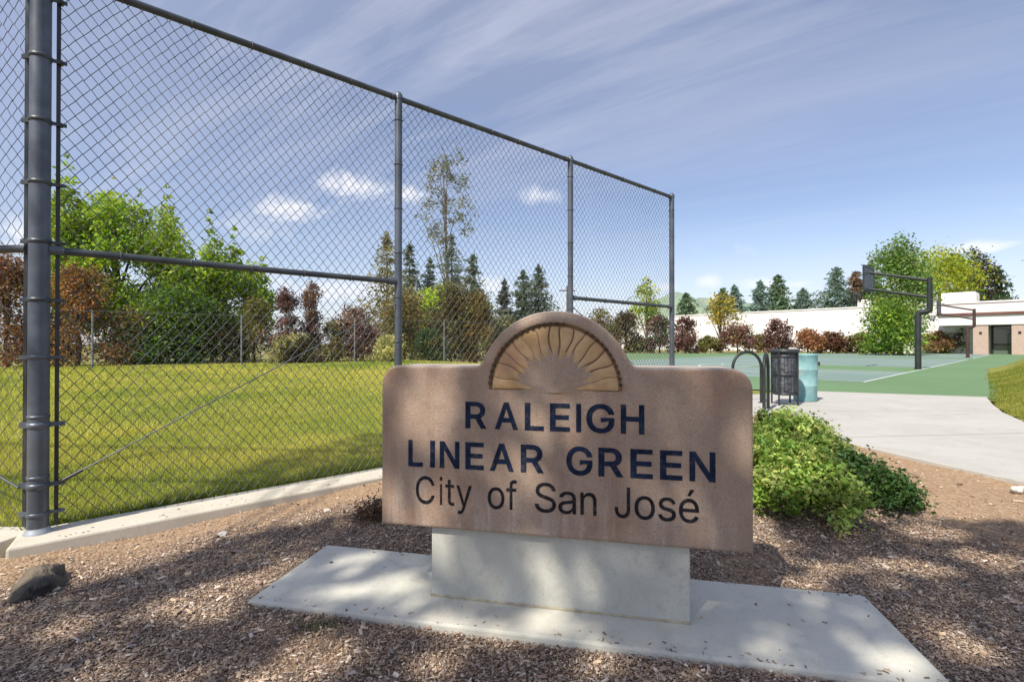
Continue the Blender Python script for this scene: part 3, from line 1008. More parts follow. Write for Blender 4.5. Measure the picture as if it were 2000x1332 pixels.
# lettering: every letter is a part
GLYPHS = {  # letter outlines in thousandths of the type size
    'R': '60,0 60,509 236,509 259,508 280,505 299,501 317,496 333,489 348,480 361,470 372,459 382,447 390,433 397,419 403,403 406,387 409,370 409,352 409,334 406,317 403,301 397,286 390,271 382,258 372,246 361,235 348,226 333,217 317,210 299,205 279,201 258,198 236,198 96,198 96,255 234,255 249,256 263,257 276,259 287,263 298,267 307,272 315,278 322,285 329,292 334,300 338,309 341,319 343,329 345,340 345,352 345,364 343,375 341,386 338,395 334,405 329,413 322,421 315,428 307,434 298,440 287,444 275,448 262,450 248,452 233,452 125,452 125,0|353,0 230,229 303,229 428,0',
    'A': '16,0 201,509 276,509 463,0 395,0 287,302 264,372 232,478 245,478 213,371 191,302 85,0|110,142 110,199 370,199 370,142',
    'L': '60,0 60,509 125,509 125,57 361,57 361,0',
    'E': '60,0 60,509 372,509 372,452 125,452 125,286 355,286 355,229 125,229 125,57 375,57 375,0',
    'I': '60,0 60,509 121,509 121,0',
    'G': '269,-7 242,-6 217,-2 193,5 171,14 149,25 130,39 112,55 96,73 82,93 69,116 59,140 51,166 45,194 41,223 40,254 41,285 45,315 51,343 59,369 69,393 82,415 96,436 112,454 129,470 149,484 170,495 192,504 215,510 239,514 265,516 281,515 296,514 311,511 326,508 340,504 354,498 367,492 380,485 392,478 403,469 414,460 424,450 433,439 441,428 449,416 456,404 462,391 467,377 471,363 474,349 408,349 405,358 401,368 397,377 392,385 387,393 382,401 376,408 370,415 363,421 356,427 349,432 341,437 333,441 324,445 315,448 306,451 296,453 286,455 276,455 265,456 247,455 230,452 214,447 198,441 183,432 169,422 156,410 145,397 134,381 125,364 117,345 111,325 107,303 104,279 103,254 104,229 107,206 111,184 117,163 125,145 134,128 145,112 157,99 170,87 184,76 200,68 216,61 233,57 250,54 269,53 285,54 301,56 317,59 331,65 345,71 357,79 369,88 379,99 388,110 396,123 403,137 408,152 412,168 414,185 415,202 434,199 283,199 283,256 478,256 478,200 477,176 474,152 468,131 461,110 451,91 439,73 426,57 411,43 395,30 377,19 357,10 337,2 315,-3 292,-6',
    'H': '60,0 60,509 125,509 125,289 392,289 392,509 457,509 457,0 392,0 392,232 125,232 125,0',
    'N': '60,0 60,509 136,509 343,183 363,151 388,107 414,55 405,54 401,108 399,157 399,195 399,509 463,509 463,0 387,0 202,290 177,331 148,381 108,452 119,454 122,384 124,328 125,291 125,0',
    'C': '267,-7 242,-6 217,-2 194,5 171,13 150,25 131,39 113,55 97,73 82,93 70,115 59,140 51,166 45,193 41,223 40,254 41,285 45,315 51,343 59,369 70,393 82,415 97,436 113,454 131,470 150,484 171,495 194,504 217,510 242,514 267,516 283,515 298,514 312,511 326,508 340,504 354,499 367,494 379,487 391,479 402,471 413,462 423,452 432,442 440,430 448,418 455,406 461,392 466,378 470,364 473,348 408,348 406,359 403,368 399,378 394,386 389,395 384,402 378,409 372,416 365,423 357,428 350,434 341,438 333,442 324,446 315,449 306,451 297,453 287,455 277,456 267,456 249,455 231,452 215,447 199,441 184,432 169,422 156,410 145,396 134,381 125,364 117,345 111,325 107,303 104,279 103,254 104,229 107,206 111,184 117,163 125,145 134,127 145,112 157,98 170,87 184,76 199,68 215,61 232,57 249,54 267,53 277,53 287,54 297,55 306,57 315,60 324,63 333,67 341,71 350,75 357,81 365,86 372,93 378,99 384,107 389,114 394,123 399,131 403,141 406,150 408,160 473,160 470,145 466,131 461,117 455,103 448,91 440,79 432,67 423,57 413,47 402,38 391,30 379,22 367,15 354,10 341,5 327,0 312,-3 298,-5 283,-6',
    'i': '53,0 53,379 114,379 114,0|84,443 77,443 71,445 65,447 59,450 54,455 49,460 46,465 43,471 42,477 41,483 42,490 43,496 46,502 49,507 54,512 59,516 65,519 71,522 77,523 84,524 91,523 97,522 103,519 109,516 114,512 118,507 122,502 124,496 126,490 126,483 126,477 124,471 122,465 118,460 114,455 109,450 103,447 97,445 91,443',
    't': '204,379 204,327 6,327 6,379|65,471 126,471 126,98 126,88 128,80 130,73 132,66 136,61 141,57 146,54 153,52 161,50 170,50 185,51 202,54 213,2 192,-3 168,-4 150,-3 133,0 117,5 104,12 92,21 82,32 75,45 69,59 66,75 65,93',
    'y': '47,-139 61,-86 71,-87 104,-89 110,-88 115,-85 120,-82 125,-79 130,-74 135,-68 139,-62 143,-54 147,-45 151,-36 163,-1 17,379 84,379 165,155 187,87 206,21 184,21 202,87 224,155 305,379 371,379 204,-58 199,-70 194,-80 189,-90 183,-99 177,-107 170,-114 163,-121 155,-127 148,-132 139,-136 131,-139 121,-142 112,-144 102,-145 91,-145 65,-143',
    'o': '207,-8 187,-7 168,-4 150,1 133,8 117,16 102,27 88,39 76,53 65,68 56,85 48,103 42,123 38,143 35,165 34,187 35,211 38,233 42,253 48,273 56,291 65,308 76,323 88,337 102,349 117,360 133,369 150,376 168,380 187,383 207,384 228,383 247,380 265,376 282,369 299,360 314,349 327,337 339,323 350,308 359,291 367,273 373,253 378,233 380,211 381,187 380,165 378,143 373,123 367,103 359,85 350,68 339,53 327,39 314,27 299,16 282,8 265,1 247,-4 228,-7|207,46 222,47 236,50 248,53 260,59 270,66 280,74 288,83 295,94 302,105 307,117 311,131 315,144 317,158 319,173 319,187 319,202 317,217 315,231 311,245 307,258 302,271 295,282 288,292 280,302 270,310 260,317 248,323 236,327 222,329 207,330 193,329 179,327 167,323 155,317 145,310 136,302 127,292 120,282 114,271 108,258 104,245 101,231 98,217 97,203 96,187 97,173 98,158 101,144 104,131 108,117 114,105 120,94 127,83 136,74 145,66 155,59 167,53 179,50 193,47',
    'f': '228,379 228,327 6,327 6,379|81,0 81,432 81,444 83,456 86,467 90,477 96,486 102,494 109,502 117,508 126,514 135,519 145,523 155,526 166,528 176,529 187,530 222,527 243,521 227,468 215,472 195,474 184,473 175,472 167,469 160,465 154,460 150,454 146,447 144,438 142,429 142,419 142,0',
    'S': '224,-9 202,-8 182,-6 162,-2 144,3 128,9 112,17 98,26 85,36 74,48 64,60 56,74 49,88 44,103 40,120 38,137 104,137 106,125 109,115 112,105 117,96 123,88 130,80 138,74 147,68 156,63 166,59 177,55 188,53 200,51 212,50 224,49 237,50 250,51 263,53 275,56 286,60 296,65 306,71 315,77 323,84 329,92 335,100 340,109 343,119 345,129 346,139 345,149 343,157 341,165 337,172 332,179 326,185 320,190 313,195 305,200 296,205 245,222 184,239 160,247 138,256 118,266 101,277 86,289 74,303 64,318 57,335 53,353 52,372 53,389 56,405 60,420 67,434 75,448 85,460 96,471 109,481 122,490 138,498 154,504 171,509 189,513 208,515 227,516 247,515 266,513 283,509 300,504 316,498 331,490 344,481 357,471 367,461 377,449 385,436 392,422 396,408 399,393 401,378 337,378 335,393 330,406 323,418 313,428 302,437 289,445 275,451 259,455 243,458 225,459 212,458 200,457 188,455 178,452 167,448 158,443 149,438 141,432 135,425 129,418 124,411 120,402 117,394 116,385 115,376 116,366 118,356 121,348 125,340 131,334 138,327 145,322 152,317 161,312 169,308 212,293 264,279 312,264 321,259 331,255 341,249 350,244 359,238 367,231 375,224 382,215 389,207 395,198 399,187 403,177 406,165 408,152 408,139 407,122 405,107 400,92 394,77 386,64 377,51 366,39 353,28 339,19 323,11 306,4 288,-2 268,-6 246,-8',
    'a': '160,-9 146,-8 132,-6 119,-4 106,0 94,5 83,11 73,18 63,26 55,35 48,45 41,55 37,67 33,80 31,93 30,108 31,120 32,132 35,143 39,152 43,161 49,169 55,176 62,182 69,188 78,193 86,198 95,202 105,205 115,208 125,211 178,220 234,227 265,235 276,255 276,257 275,266 274,274 272,282 270,290 267,297 263,303 258,309 253,314 247,318 240,322 232,325 224,328 215,329 206,330 196,331 185,330 175,329 166,328 157,325 149,322 118,301 100,274 41,291 47,304 53,317 61,328 69,337 79,346 88,354 99,360 110,366 121,371 133,375 145,379 157,381 169,383 182,384 194,384 239,379 249,377 258,374 268,370 277,366 286,360 294,354 302,347 310,339 316,330 322,320 327,309 331,297 334,283 336,268 337,251 337,0 277,0 277,52 272,52 252,25 246,19 239,14 232,9 224,5 215,1 206,-2 195,-5 184,-7 172,-8|170,45 184,46 196,48 207,50 218,54 228,59 237,64 245,71 252,78 258,85 263,93 268,102 271,111 274,119 275,129 276,138 276,190 259,182 231,176 200,171 175,168 134,159 127,156 120,152 114,148 108,144 103,139 99,134 96,128 94,121 92,113 92,105 92,97 93,90 95,84 98,78 102,72 106,67 111,63 117,59 123,55 130,52 137,50 145,48 153,47 161,46',
    'n': '114,227 114,0 53,0 53,379 112,379 112,287 102,287 110,307 119,324 129,339 140,352 152,362 165,370 180,376 195,381 211,384 227,384 242,384 257,382 270,379 283,374 295,369 306,362 316,353 325,344 333,333 341,321 347,307 351,293 354,276 356,259 357,240 357,0 296,0 296,235 295,252 292,268 288,281 281,294 273,304 263,313 252,320 239,325 225,328 210,329 199,329 189,327 179,325 170,322 161,317 152,312 145,306 138,299 132,291 126,283 122,273 118,263 116,252 114,240',
    'J': '185,-7 159,-5 135,0 113,7 93,19 75,33 60,50 48,70 40,92 35,118 33,145 33,173 98,173 98,145 99,128 101,112 106,97 113,85 122,74 132,65 143,59 156,54 170,51 185,50 200,51 214,54 226,59 238,65 248,74 256,85 263,97 268,112 271,128 272,145 272,509 336,509 336,145 335,118 330,92 321,70 309,50 294,33 276,19 256,7 235,0 211,-5',
    's': '182,-8 167,-8 152,-6 138,-4 125,-1 112,3 100,9 89,15 79,21 70,29 62,38 54,47 48,58 43,69 39,81 36,94 94,107 98,95 102,84 108,75 116,67 124,60 134,55 144,51 156,48 168,46 181,45 196,46 210,48 223,51 234,56 244,62 253,69 260,77 264,85 267,94 268,103 267,110 266,118 263,124 259,130 254,136 248,141 241,145 232,149 223,152 212,155 149,170 130,175 112,182 97,190 83,198 72,208 63,219 56,231 51,244 48,258 47,274 48,287 50,299 53,310 58,321 65,332 73,341 82,350 92,357 103,364 115,370 128,375 142,379 156,382 171,384 187,384 202,384 216,383 230,380 242,377 254,372 265,367 274,361 283,355 292,347 299,339 305,330 311,321 316,311 320,301 324,290 268,277 265,286 261,294 256,301 250,309 243,316 234,322 225,326 214,330 201,332 187,333 174,332 162,330 151,327 140,322 131,317 123,310 117,303 112,295 109,286 109,277 109,269 111,262 114,255 118,249 124,243 131,238 139,234 149,230 159,226 172,223 229,209 249,204 267,197 282,190 295,181 306,171 315,161 322,149 327,136 330,122 331,107 330,93 328,81 324,69 319,58 312,47 304,37 295,28 284,20 273,13 260,6 246,1 231,-3 216,-6 199,-8',
    'é': '212,-8 191,-7 170,-4 151,1 133,8 117,16 102,27 88,39 76,53 65,68 56,85 48,103 42,122 38,143 35,164 34,187 35,210 38,231 42,252 48,271 55,290 64,307 75,322 87,336 100,349 115,359 131,368 148,375 166,380 185,383 205,384 218,384 230,383 242,381 254,378 266,374 277,369 289,364 299,357 309,349 319,341 328,331 337,321 344,309 351,296 357,282 362,267 366,250 369,233 371,214 371,194 371,169 75,169 75,221 338,221 310,202 309,217 308,231 305,244 302,257 298,269 292,280 286,290 279,299 271,307 263,314 253,320 242,324 231,328 218,329 205,330 192,329 179,327 167,324 156,319 146,313 137,306 129,298 121,290 115,280 109,270 104,259 101,247 98,235 96,223 96,211 96,178 97,161 98,146 101,132 105,118 110,106 117,95 124,85 132,76 141,68 151,61 162,56 173,52 186,49 199,47 212,46 221,46 230,47 238,48 246,50 254,53 261,56 268,59 274,63 280,68 285,73 290,78 295,84 299,91 303,98 306,105 365,91 361,79 356,68 350,58 343,48 335,39 326,31 316,23 306,16 295,10 283,4 270,0 256,-4 242,-6 227,-8|177,429 225,529 293,529 227,429',
}


def glyph(ch, bold):
    """union of the outlines as flat triangles; bold grows them by that much"""
    from mathutils.geometry import delaunay_2d_cdt
    loops = [[tuple(float(q_) for q_ in pt.split(',')) for pt in lp_.split(' ')] for lp_ in GLYPHS[ch].split('|')]
    area = lambda l_: sum(l_[i][0]*l_[(i+1) % len(l_)][1]-l_[(i+1) % len(l_)][0]*l_[i][1] for i in range(len(l_)))/2
    sg = 1 if max((area(l_) for l_ in loops), key=abs) > 0 else -1
    out = []
    for l_ in loops:
        l_ = [p_ for i, p_ in enumerate(l_) if p_ != l_[i-1]]
        n = len(l_); res = []
        for i in range(n):
            a_ = Vector(l_[i-1]); b_ = Vector(l_[i]); c_ = Vector(l_[(i+1) % n])
            d1 = (b_-a_).normalized(); d2 = (c_-b_).normalized()
            n1 = Vector((d1.y, -d1.x)); n2 = Vector((d2.y, -d2.x))
            m1 = n1+n2
            if m1.length < 0.2:
                m1 = n1
            m1.normalize()
            k = min(1.6, 1/max(0.3, m1.dot(n1)))
            res.append(b_+m1*(bold*sg*k))
        out.append(res)
    vs = []; es = []
    for l_ in out:
        b0 = len(vs); n = len(l_)
        vs += l_; es += [(b0+i, b0+(i+1) % n) for i in range(n)]
    v2, e2, f2 = delaunay_2d_cdt(vs, es, [], 0, 0.01)[:3]

    def wind(x, y):
        w = 0
        for l_ in out:
            for i in range(len(l_)):
                p_, q_ = l_[i], l_[(i+1) % len(l_)]
                if (p_.y <= y) != (q_.y <= y):
                    xx = p_.x+(y-p_.y)/(q_.y-p_.y)*(q_.x-p_.x)
                    if xx > x:
                        w += 1 if q_.y > p_.y else -1
        return w
    fs = []
    for f in f2:
        cx = sum(v2[i].x for i in f)/len(f); cy = sum(v2[i].y for i in f)/len(f)
        if wind(cx, cy) != 0:
            fs.append(tuple(f))
    used = sorted({i for f in fs for i in f}); ix = {i: k for k, i in enumerate(used)}
    return np.array([(v2[i].x, v2[i].y) for i in used]), [tuple(ix[i] for i in f) for f in fs]


def letter(ch, x0, x1, base_py, cap_px, bold, mat):
    """x0,x1 pixel columns of the glyph; base_py baseline row; cap_px cap height in pixels"""
    co, fs = glyph(ch, bold)
    ta, _ = panel_uv(x0, base_py); tb, _ = panel_uv(x1, base_py)
    _, zt = panel_uv((x0+x1)/2, base_py-cap_px); _, zm = panel_uv((x0+x1)/2, base_py)
    sy = (zt-zm)/(509.0+2*bold)
    mn, mx = co[:, 0].min(), co[:, 0].max()
    bm = bmesh.new()
    vv = [bm.verts.new((ta+(x-mn)/(mx-mn)*(tb-ta), PN+0.001, zm+(y+bold)*sy)) for x, y in co]
    for f in fs:
        try:
            bm.faces.new([vv[i] for i in f])
        except ValueError:
            pass
    res = bmesh.ops.extrude_face_region(bm, geom=list(bm.faces))
    for v in res['geom']:
        if isinstance(v, bmesh.types.BMVert):
            v.co.y -= 0.0025
    bmesh.ops.recalc_face_normals(bm, faces=bm.faces)
    me = bpy.data.meshes.new('letter'); bm.to_mesh(me); bm.free()
    return link('letter', me, mat, sign)


def zx(x):
    return 720+x/2.5641


def zy(y):
    return 590+y/2.5641


def line_of(chars, spans, x_ref, b0, b1, c0, c1, bold, mat):
    """baseline runs from b0 to b1 and cap height from c0 to c1 over the columns x_ref"""
    for ch, (s0, s1) in zip(chars, spans):
        f = ((s0+s1)/2-x_ref[0])/(x_ref[1]-x_ref[0])
        letter(ch, zx(s0), zx(s1), zy(b0+(b1-b0)*f), (c0+(c1-c0)*f)/2.5641, bold, mat)


line_of('RALEIGH', [(485, 590), (632, 748), (782, 877), (908, 1008), (1039, 1064), (1090, 1230), (1262, 1380)], (485, 1380), 630, 662, 132, 147, 16, M['navy'])
line_of('LINEARGREEN', [(200, 272), (309, 333), (357, 455), (485, 577), (607, 727), (762, 877), (990, 1120), (1150, 1275), (1310, 1422), (1458, 1570), (1605, 1735)],
        (200, 1735), 820, 901, 132, 150, 16, M['navy'])
line_of('CityofSanJos\u00e9', [(238, 330), (357, 370), (385, 430), (440, 517), (597, 680), (690, 742), (832, 938), (950, 1038), (1060, 1140), (1232, 1308), (1330, 1432), (1448, 1537), (1552, 1652)],
        (238, 1652), 1003, 1104, 135, 158, 1, M['black_letter'])

# ------------------------------------------------------------------ chain link fence
def rel(mb_, root):
    o = root.location
    mb_.v = [(v[0]-o.x, v[1]-o.y, v[2]-o.z) for v in mb_.v]
    return mb_


def wire_mesh(name, origin, d, length, z0, z1, p, r, side, pz=None):
    """woven zigzag pickets; p is half the diagonal of a diamond"""
    origin = np.array(origin, float); d = np.array(d, float); nrm = np.array([-d[1], d[0], 0.0])
    pz = pz or p
    nk = int(length/p); nz = int(math.ceil((z1-z0)/pz))
    k = np.arange(nk); j = np.arange(nz+1)
    K, J = np.meshgrid(k, j, indexing='ij')
    along = (K+((J+K) % 2))*p
    wav = np.where((J+K) % 2 == 0, 1, -1)*r*0.9
    rs = np.random.default_rng(3)
    P = origin + along[..., None]*d + wav[..., None]*nrm
    P[..., 2] = z0+J*pz
    # the fabric sags and bellies a little
    P += (0.006*np.sin(along*2.9+1)*np.sin(J*pz*1.7)+0.004*np.sin(along*7.3+J*pz*3.1))[..., None]*nrm
    P[..., 2] += 0.004*np.sin(along*4.1+2)*np.sin(J*pz*2.3)
    P += rs.normal(0, 0.0014, P.shape)
    A = P[:, :-1].reshape(-1, 3); B = P[:, 1:].reshape(-1, 3)
    t = B-A; t /= np.linalg.norm(t, axis=1, keepdims=True)
    n1 = np.tile(nrm, (len(A), 1)); n2 = np.cross(t, n1)
    vs = []
    for e in (A-t*r*.5, B+t*r*.5):
        for q_ in range(4):
            an = q_*math.pi/2
            vs.append(e+(n1*math.cos(an)+n2*math.sin(an))*r)
    V = np.stack(vs, 1)
    b0 = (np.arange(len(A))*8)[:, None, None]
    fq = np.array([[0, 1, 5, 4], [1, 2, 6, 5], [2, 3, 7, 6], [3, 0, 4, 7]])[None]
    return np_mesh(name, V.reshape(-1, 3), (b0+fq).reshape(-1, 4), smooth=True)


fence = empty('chain_link_fence', P0)
tag(fence, 'tall dark chain link fence with steel posts on the concrete kerb', 'fence')
FH = 3.0
POSTS = [0.0, 2.11, 4.17, 6.2]


def local(p):
    return Vector(p)-P0


def pole(name, base, r, z0, z1, mat, root, n=18, cap='dome'):
    b_ = MB(); b_.tube([base+Vector((0, 0, z0)), base+Vector((0, 0, z1))], r, n)
    o = b_.build(name, mat, root)
    c_ = MB(); c_.lathe(base+Vector((0, 0, z1)), [(r*1.12, -0.03), (r*1.12, 0.0), (r*1.0, 0.012), (r*0.6, 0.03), (0.001, 0.038)], n)
    c_.build('post_cap', mat, o)
    return o


post0 = pole('terminal_post', local(fpt(0.012)), 0.044, -0.1, FH+0.04, M['galv'], fence, 24)
for s in POSTS[1:]:
    pole('line_post', local(fpt(s)), 0.030 if s < 6 else 0.034, -0.1, FH+0.02, M['galv'], fence)
# rails
for z, a_, b_ in ((FH, 0.0, 6.2),):
    m_ = MB(); m_.tube([local(fpt(a_, 0, z)), local(fpt(b_, 0, z))], 0.022, 14); m_.build('top_rail', M['rail'], fence)
for a_, b_ in ((POSTS[0]+0.05, POSTS[1]-0.03), (POSTS[2]+0.03, POSTS[3]-0.03)):
    m_ = MB(); m_.tube([local(fpt(a_, 0, 1.505)), local(fpt(b_, 0, 1.505))], 0.021, 14)
    mr = m_.build('brace_rail', M['rail'], fence)
    for q_ in (a_+0.03, b_-0.03):
        m_ = MB(); m_.tube([local(fpt(q_-0.03, 0, 1.505)), local(fpt(q_+0.03, 0, 1.505))], 0.027, 14)
        m_.build('rail_end', M['galv'], mr)
# fabric, one piece for each bay
for a_, b_ in zip(POSTS[:-1], POSTS[1:]):
    a1 = a_ + (0.085 if a_ == 0 else 0.0)
    o = link('wire_mesh', wire_mesh('wire_mesh', tuple(local(fpt(a1, 0.028))), tuple(FU), b_-a1, 0.03, FH-0.012, 0.0325, 0.0019, 1, 0.0415), M['wire'], fence)
    tag(o, kind='stuff')
# tension bar and bands at the thick post
m_ = MB(); m_.box(local(fpt(0.082, 0.02, 1.5)), (0.018, 0.008, 2.95), Matrix.Rotation(math.atan2(FU.y, FU.x), 3, 'Z'))
m_.build('tension_bar', M['black_steel'], fence)
LDIR = Vector((-0.9995, 0.03, 0)).normalized()
m_ = MB(); m_.box(local(P0+LDIR*0.075+Vector((0, 0.02, 1.5))), (0.02, 0.010, 2.95))
m_.build('tension_bar', M['black_steel'], fence)
for i, z in enumerate((2.86, 2.53, 2.19, 1.86, 1.545, 1.235, 0.93, 0.57, 0.25, 0.10)):
    m_ = MB()
    hgt = 0.022 if i not in (7, 8) else 0.030
    m_.lathe(local(fpt(0.012))+Vector((0, 0, z)), [(0.0442, -hgt/2), (0.0475, -hgt/2), (0.0475, hgt/2), (0.0442, hgt/2)], 24)
    m_.box(local(fpt(0.082, 0.0, z)), (0.07, 0.010, hgt*0.8), Matrix.Rotation(math.atan2(FU.y, FU.x), 3, 'Z'))
    m_.tube([local(fpt(0.095, -0.022, z)), local(fpt(0.095, 0.03, z))], 0.007, 8)
    m_.box(local(P0+LDIR*0.055+Vector((0, 0, z))), (0.055, 0.012, hgt))
    if i in (7, 8):
        m_.lathe(local(fpt(0.012))+Vector((0, 0, z+0.045)), [(0.0442, -0.008), (0.0468, -0.008), (0.0468, 0.008), (0.0442, 0.008)], 24)
    m_.build('tension_band', M['galv'] if i > 5 else M['rail'], post0)
m_ = MB(); m_.lathe(local(fpt(0.012)), [(0.060, -0.02), (0.060, 0.004), (0.052, 0.014), (0.046, 0.03)], 24)
m_.build('base_collar', M['far_post'], post0)
# truss rods
m_ = MB(); m_.tube([local(fpt(0.075, -0.02, 0.245)), local(fpt(2.08, -0.012, 1.32))], 0.0038, 8); tr = m_.build('truss_rod', M['galv'], fence)
m_ = MB(); d_ = (fpt(2.08, -0.012, 1.32)-fpt(0.075, -0.02, 0.245)).normalized(); a_ = local(fpt(0.075, -0.02, 0.245))
m_.tube([a_+d_*0.02, a_+d_*0.13], 0.009, 8); m_.build('turnbuckle', M['black_steel'], tr)
m_ = MB(); m_.tube([local(fpt(6.13, -0.02, 0.245)), local(fpt(4.2, -0.012, 1.40))], 0.0055, 8); m_.build('truss_rod', M['galv'], fence)
# the run that leaves to the left
m_ = MB(); m_.tube([local(P0+Vector((0, 0, FH))), local(P0+LDIR*4.2+Vector((0, 0, FH)))], 0.022, 12); m_.build('top_rail', M['rail'], fence)
m_ = MB(); m_.tube([local(P0+LDIR*0.05+Vector((0, 0, 1.505))), local(P0+LDIR*2.1+Vector((0, 0, 1.505)))], 0.021, 12); m_.build('brace_rail', M['rail'], fence)
o = link('wire_mesh', wire_mesh('wire_mesh', tuple(local(P0+LDIR*0.07+Vector((0, 0.028, 0)))), tuple(LDIR), 4.0, 0.03, FH-0.012, 0.0325, 0.0019, 1, 0.0415), M['wire'], fence)
tag(o, kind='stuff')
m_ = MB(); m_.tube([local(P0+LDIR*0.07+Vector((0, -0.02, 0.245))), local(P0+LDIR*2.1+Vector((0, -0.012, 1.4)))], 0.0055, 8); m_.build('truss_rod', M['galv'], fence)
for k in (2.1, 4.2):
    pole('line_post', local(P0+LDIR*k), 0.030, -0.1, FH+0.02, M['galv'], fence)
# wire ties round the rails and line posts
m_ = MB()
for s in np.arange(0.35, 6.2, 0.34):
    for z in (FH, 1.505):
        if z < 2 and (POSTS[1] < s < POSTS[2]):
            continue
        pts_ = [local(fpt(s, 0.026*math.cos(t), z+0.026*math.sin(t))) for t in np.linspace(0, 2*math.pi, 9)]
        m_.tube(pts_, 0.003, 5)
for s in POSTS[1:]:
    for z in np.arange(0.3, 2.9, 0.36):
        pts_ = [local(fpt(s+0.036*math.cos(t), 0.036*math.sin(t), z)) for t in np.linspace(0, 2*math.pi, 9)]
        m_.tube(pts_, 0.003, 5)
tag(m_.build('wire_ties', M['wire'], fence), kind='stuff')

# low fence along the far side of the lawn
ffence = empty('low_fence', FF0)
tag(ffence, 'low pale grey chain link fence along the far edge of the lawn', 'fence')
fts = [-1.75, 1.67, 5.05, 8.4, 11.75, 15.0]
for t in fts:
    zb = lawn_h(np.array([tuple(FF0+FFD*t)[:2]]))[0]
    m_ = MB(); b0 = FFD*t
    m_.tube([b0+Vector((0, 0, zb-0.35-0.1)), b0+Vector((0, 0, 1.52))], 0.024, 10)
    o = m_.build('fence_post', M['far_steel'], ffence)
m_ = MB(); m_.tube([FFD*-1.75+Vector((0, 0, 1.5)), FFD*15.0+Vector((0, 0, 1.5))], 0.008, 6); m_.build('top_rail', M['far_wire'], ffence)
o = link('wire_mesh', wire_mesh('wire_mesh', tuple(FFD*-1.75), tuple(FFD), 16.7, -0.3, 1.5, 0.10, 0.0013, 1), M['far_wire'], ffence)
tag(o, kind='stuff')

# ------------------------------------------------------------------ bike loops, bin, barrel
def bike_loop(px, D, half, ang, h, label):
    b_ = at(px, D)
    root = empty('bike_rack', b_, ang)
    tag(root, label, 'bike rack', 'bike racks beside the bins')
    m1 = MB()
    r = half
    pts_ = [(-r, 0, -0.05), (-r, 0, 0.3), (-r, 0, h-r)] + [(-r*math.cos(t), 0, h-r+r*math.sin(t)) for t in np.linspace(0.15, math.pi-0.15, 15)] + [(r, 0, h-r), (r, 0, 0.3), (r, 0, -0.05)]
    m1.tube(pts_, 0.024, 12)
    m1.build('hoop', M['dark_pole'], root)
    for sx in (-1, 1):
        m2 = MB(); m2.lathe((sx*r, 0, 0.002), [(0.055, 0.0), (0.055, 0.008), (0.03, 0.012)], 16); m2.build('foot_plate', M['dark_pole'], root)
    return root


bike_loop(1459, 8.25, 0.26, R(8), 0.865, 'arched dark steel bike loop just behind the top right corner of the sign')
bike_loop(1496, 7.35, 0.24, R(56), 0.845, 'arched dark steel bike loop directly left of the black bin')

cb = at(1532, 8.05)
can = empty('trash_bin', cb); can.scale = (0.88, 0.88, 1.0)
tag(can, 'black open mesh litter bin on thin steel legs beside bike rack', 'trash bin')
M['bag'] = mat_noise('black_bin_liner', (0.030, 0.034, 0.048), (0.085, 0.09, 0.11), 14, 0.38, 0.9, 22, spec=0.5, bd=0.03, c3=(0.16, 0.17, 0.19), s3=9)
m_ = MB(); m_.lathe((0, 0, 0), [(0.001, 0.17), (0.185, 0.165), (0.195, 0.2), (0.205, 0.5), (0.212, 0.86), (0.195, 0.88)], 28)
m_.build('liner', M['bag'], can)
for z in (0.19, 0.5, 0.80):
    m_ = MB(); m_.lathe((0, 0, z), [(0.207, -0.015), (0.222, -0.015), (0.222, 0.015), (0.207, 0.015), (0.207, -0.015)], 28)
    m_.build('hoop_band', M['black_steel'], can)
m_ = MB(); m_.lathe((0, 0, 0.87), [(0.17, 0.0), (0.245, -0.01), (0.262, 0.01), (0.255, 0.035), (0.20, 0.05), (0.165, 0.045), (0.17, 0.0)], 32)
m_.build('top_ring', M['black_steel'], can)
for k in range(4):
    t = R(-52+90*k)
    m_ = MB(); m_.tube([(0.232*math.cos(t), 0.232*math.sin(t), -0.04), (0.232*math.cos(t), 0.232*math.sin(t), 0.86)], 0.016, 10)
    m_.build('leg', M['black_steel'], can)
for k in range(24):
    t = 2*math.pi*k/24
    m_ = MB(); m_.tube([(0.216*math.cos(t), 0.216*math.sin(t), 0.18), (0.216*math.cos(t), 0.216*math.sin(t), 0.86)], 0.0045, 5)
    m_.build('rod', M['black_steel'], can)

M['teal'] = mat_noise('faded_turquoise_paint', (0.17, 0.36, 0.375), (0.26, 0.44, 0.45), 7, 0.6, 0.3, 40, c3=(0.38, 0.45, 0.45), s3=4.5)
bb = at(1572, 8.55)
bar = empty('barrel', bb)
tag(bar, 'faded turquoise barrel standing behind the black litter bin', 'barrel')
prof = [(0.001, 0.0), (0.17, 0.0), (0.18, 0.02), (0.184, 0.25), (0.192, 0.265), (0.192, 0.28), (0.186, 0.295), (0.19, 0.53), (0.198, 0.545), (0.198, 0.56), (0.192, 0.575), (0.194, 0.79), (0.203, 0.80), (0.203, 0.825), (0.185, 0.825), (0.18, 0.6), (0.17, 0.05), (0.001, 0.05)]
m_ = MB(); m_.lathe((0, 0, 0.003), prof, 32); m_.build('body', M['teal'], bar)
m_ = MB(); m_.box((0.165, -0.115, 0.66), (0.05, 0.02, 0.07), Matrix.Rotation(R(-35), 3, 'Z')); m_.build('handle', M['black_steel'], bar, 0.006)

# ------------------------------------------------------------------ basketball hoops
M['board'] = mat_noise('perforated_steel_board', (0.06, 0.07, 0.09), (0.10, 0.115, 0.14), 3, 0.5, 0, metal=0.3)
ARM = Vector((-0.66, 0.75, 0)).normalized()


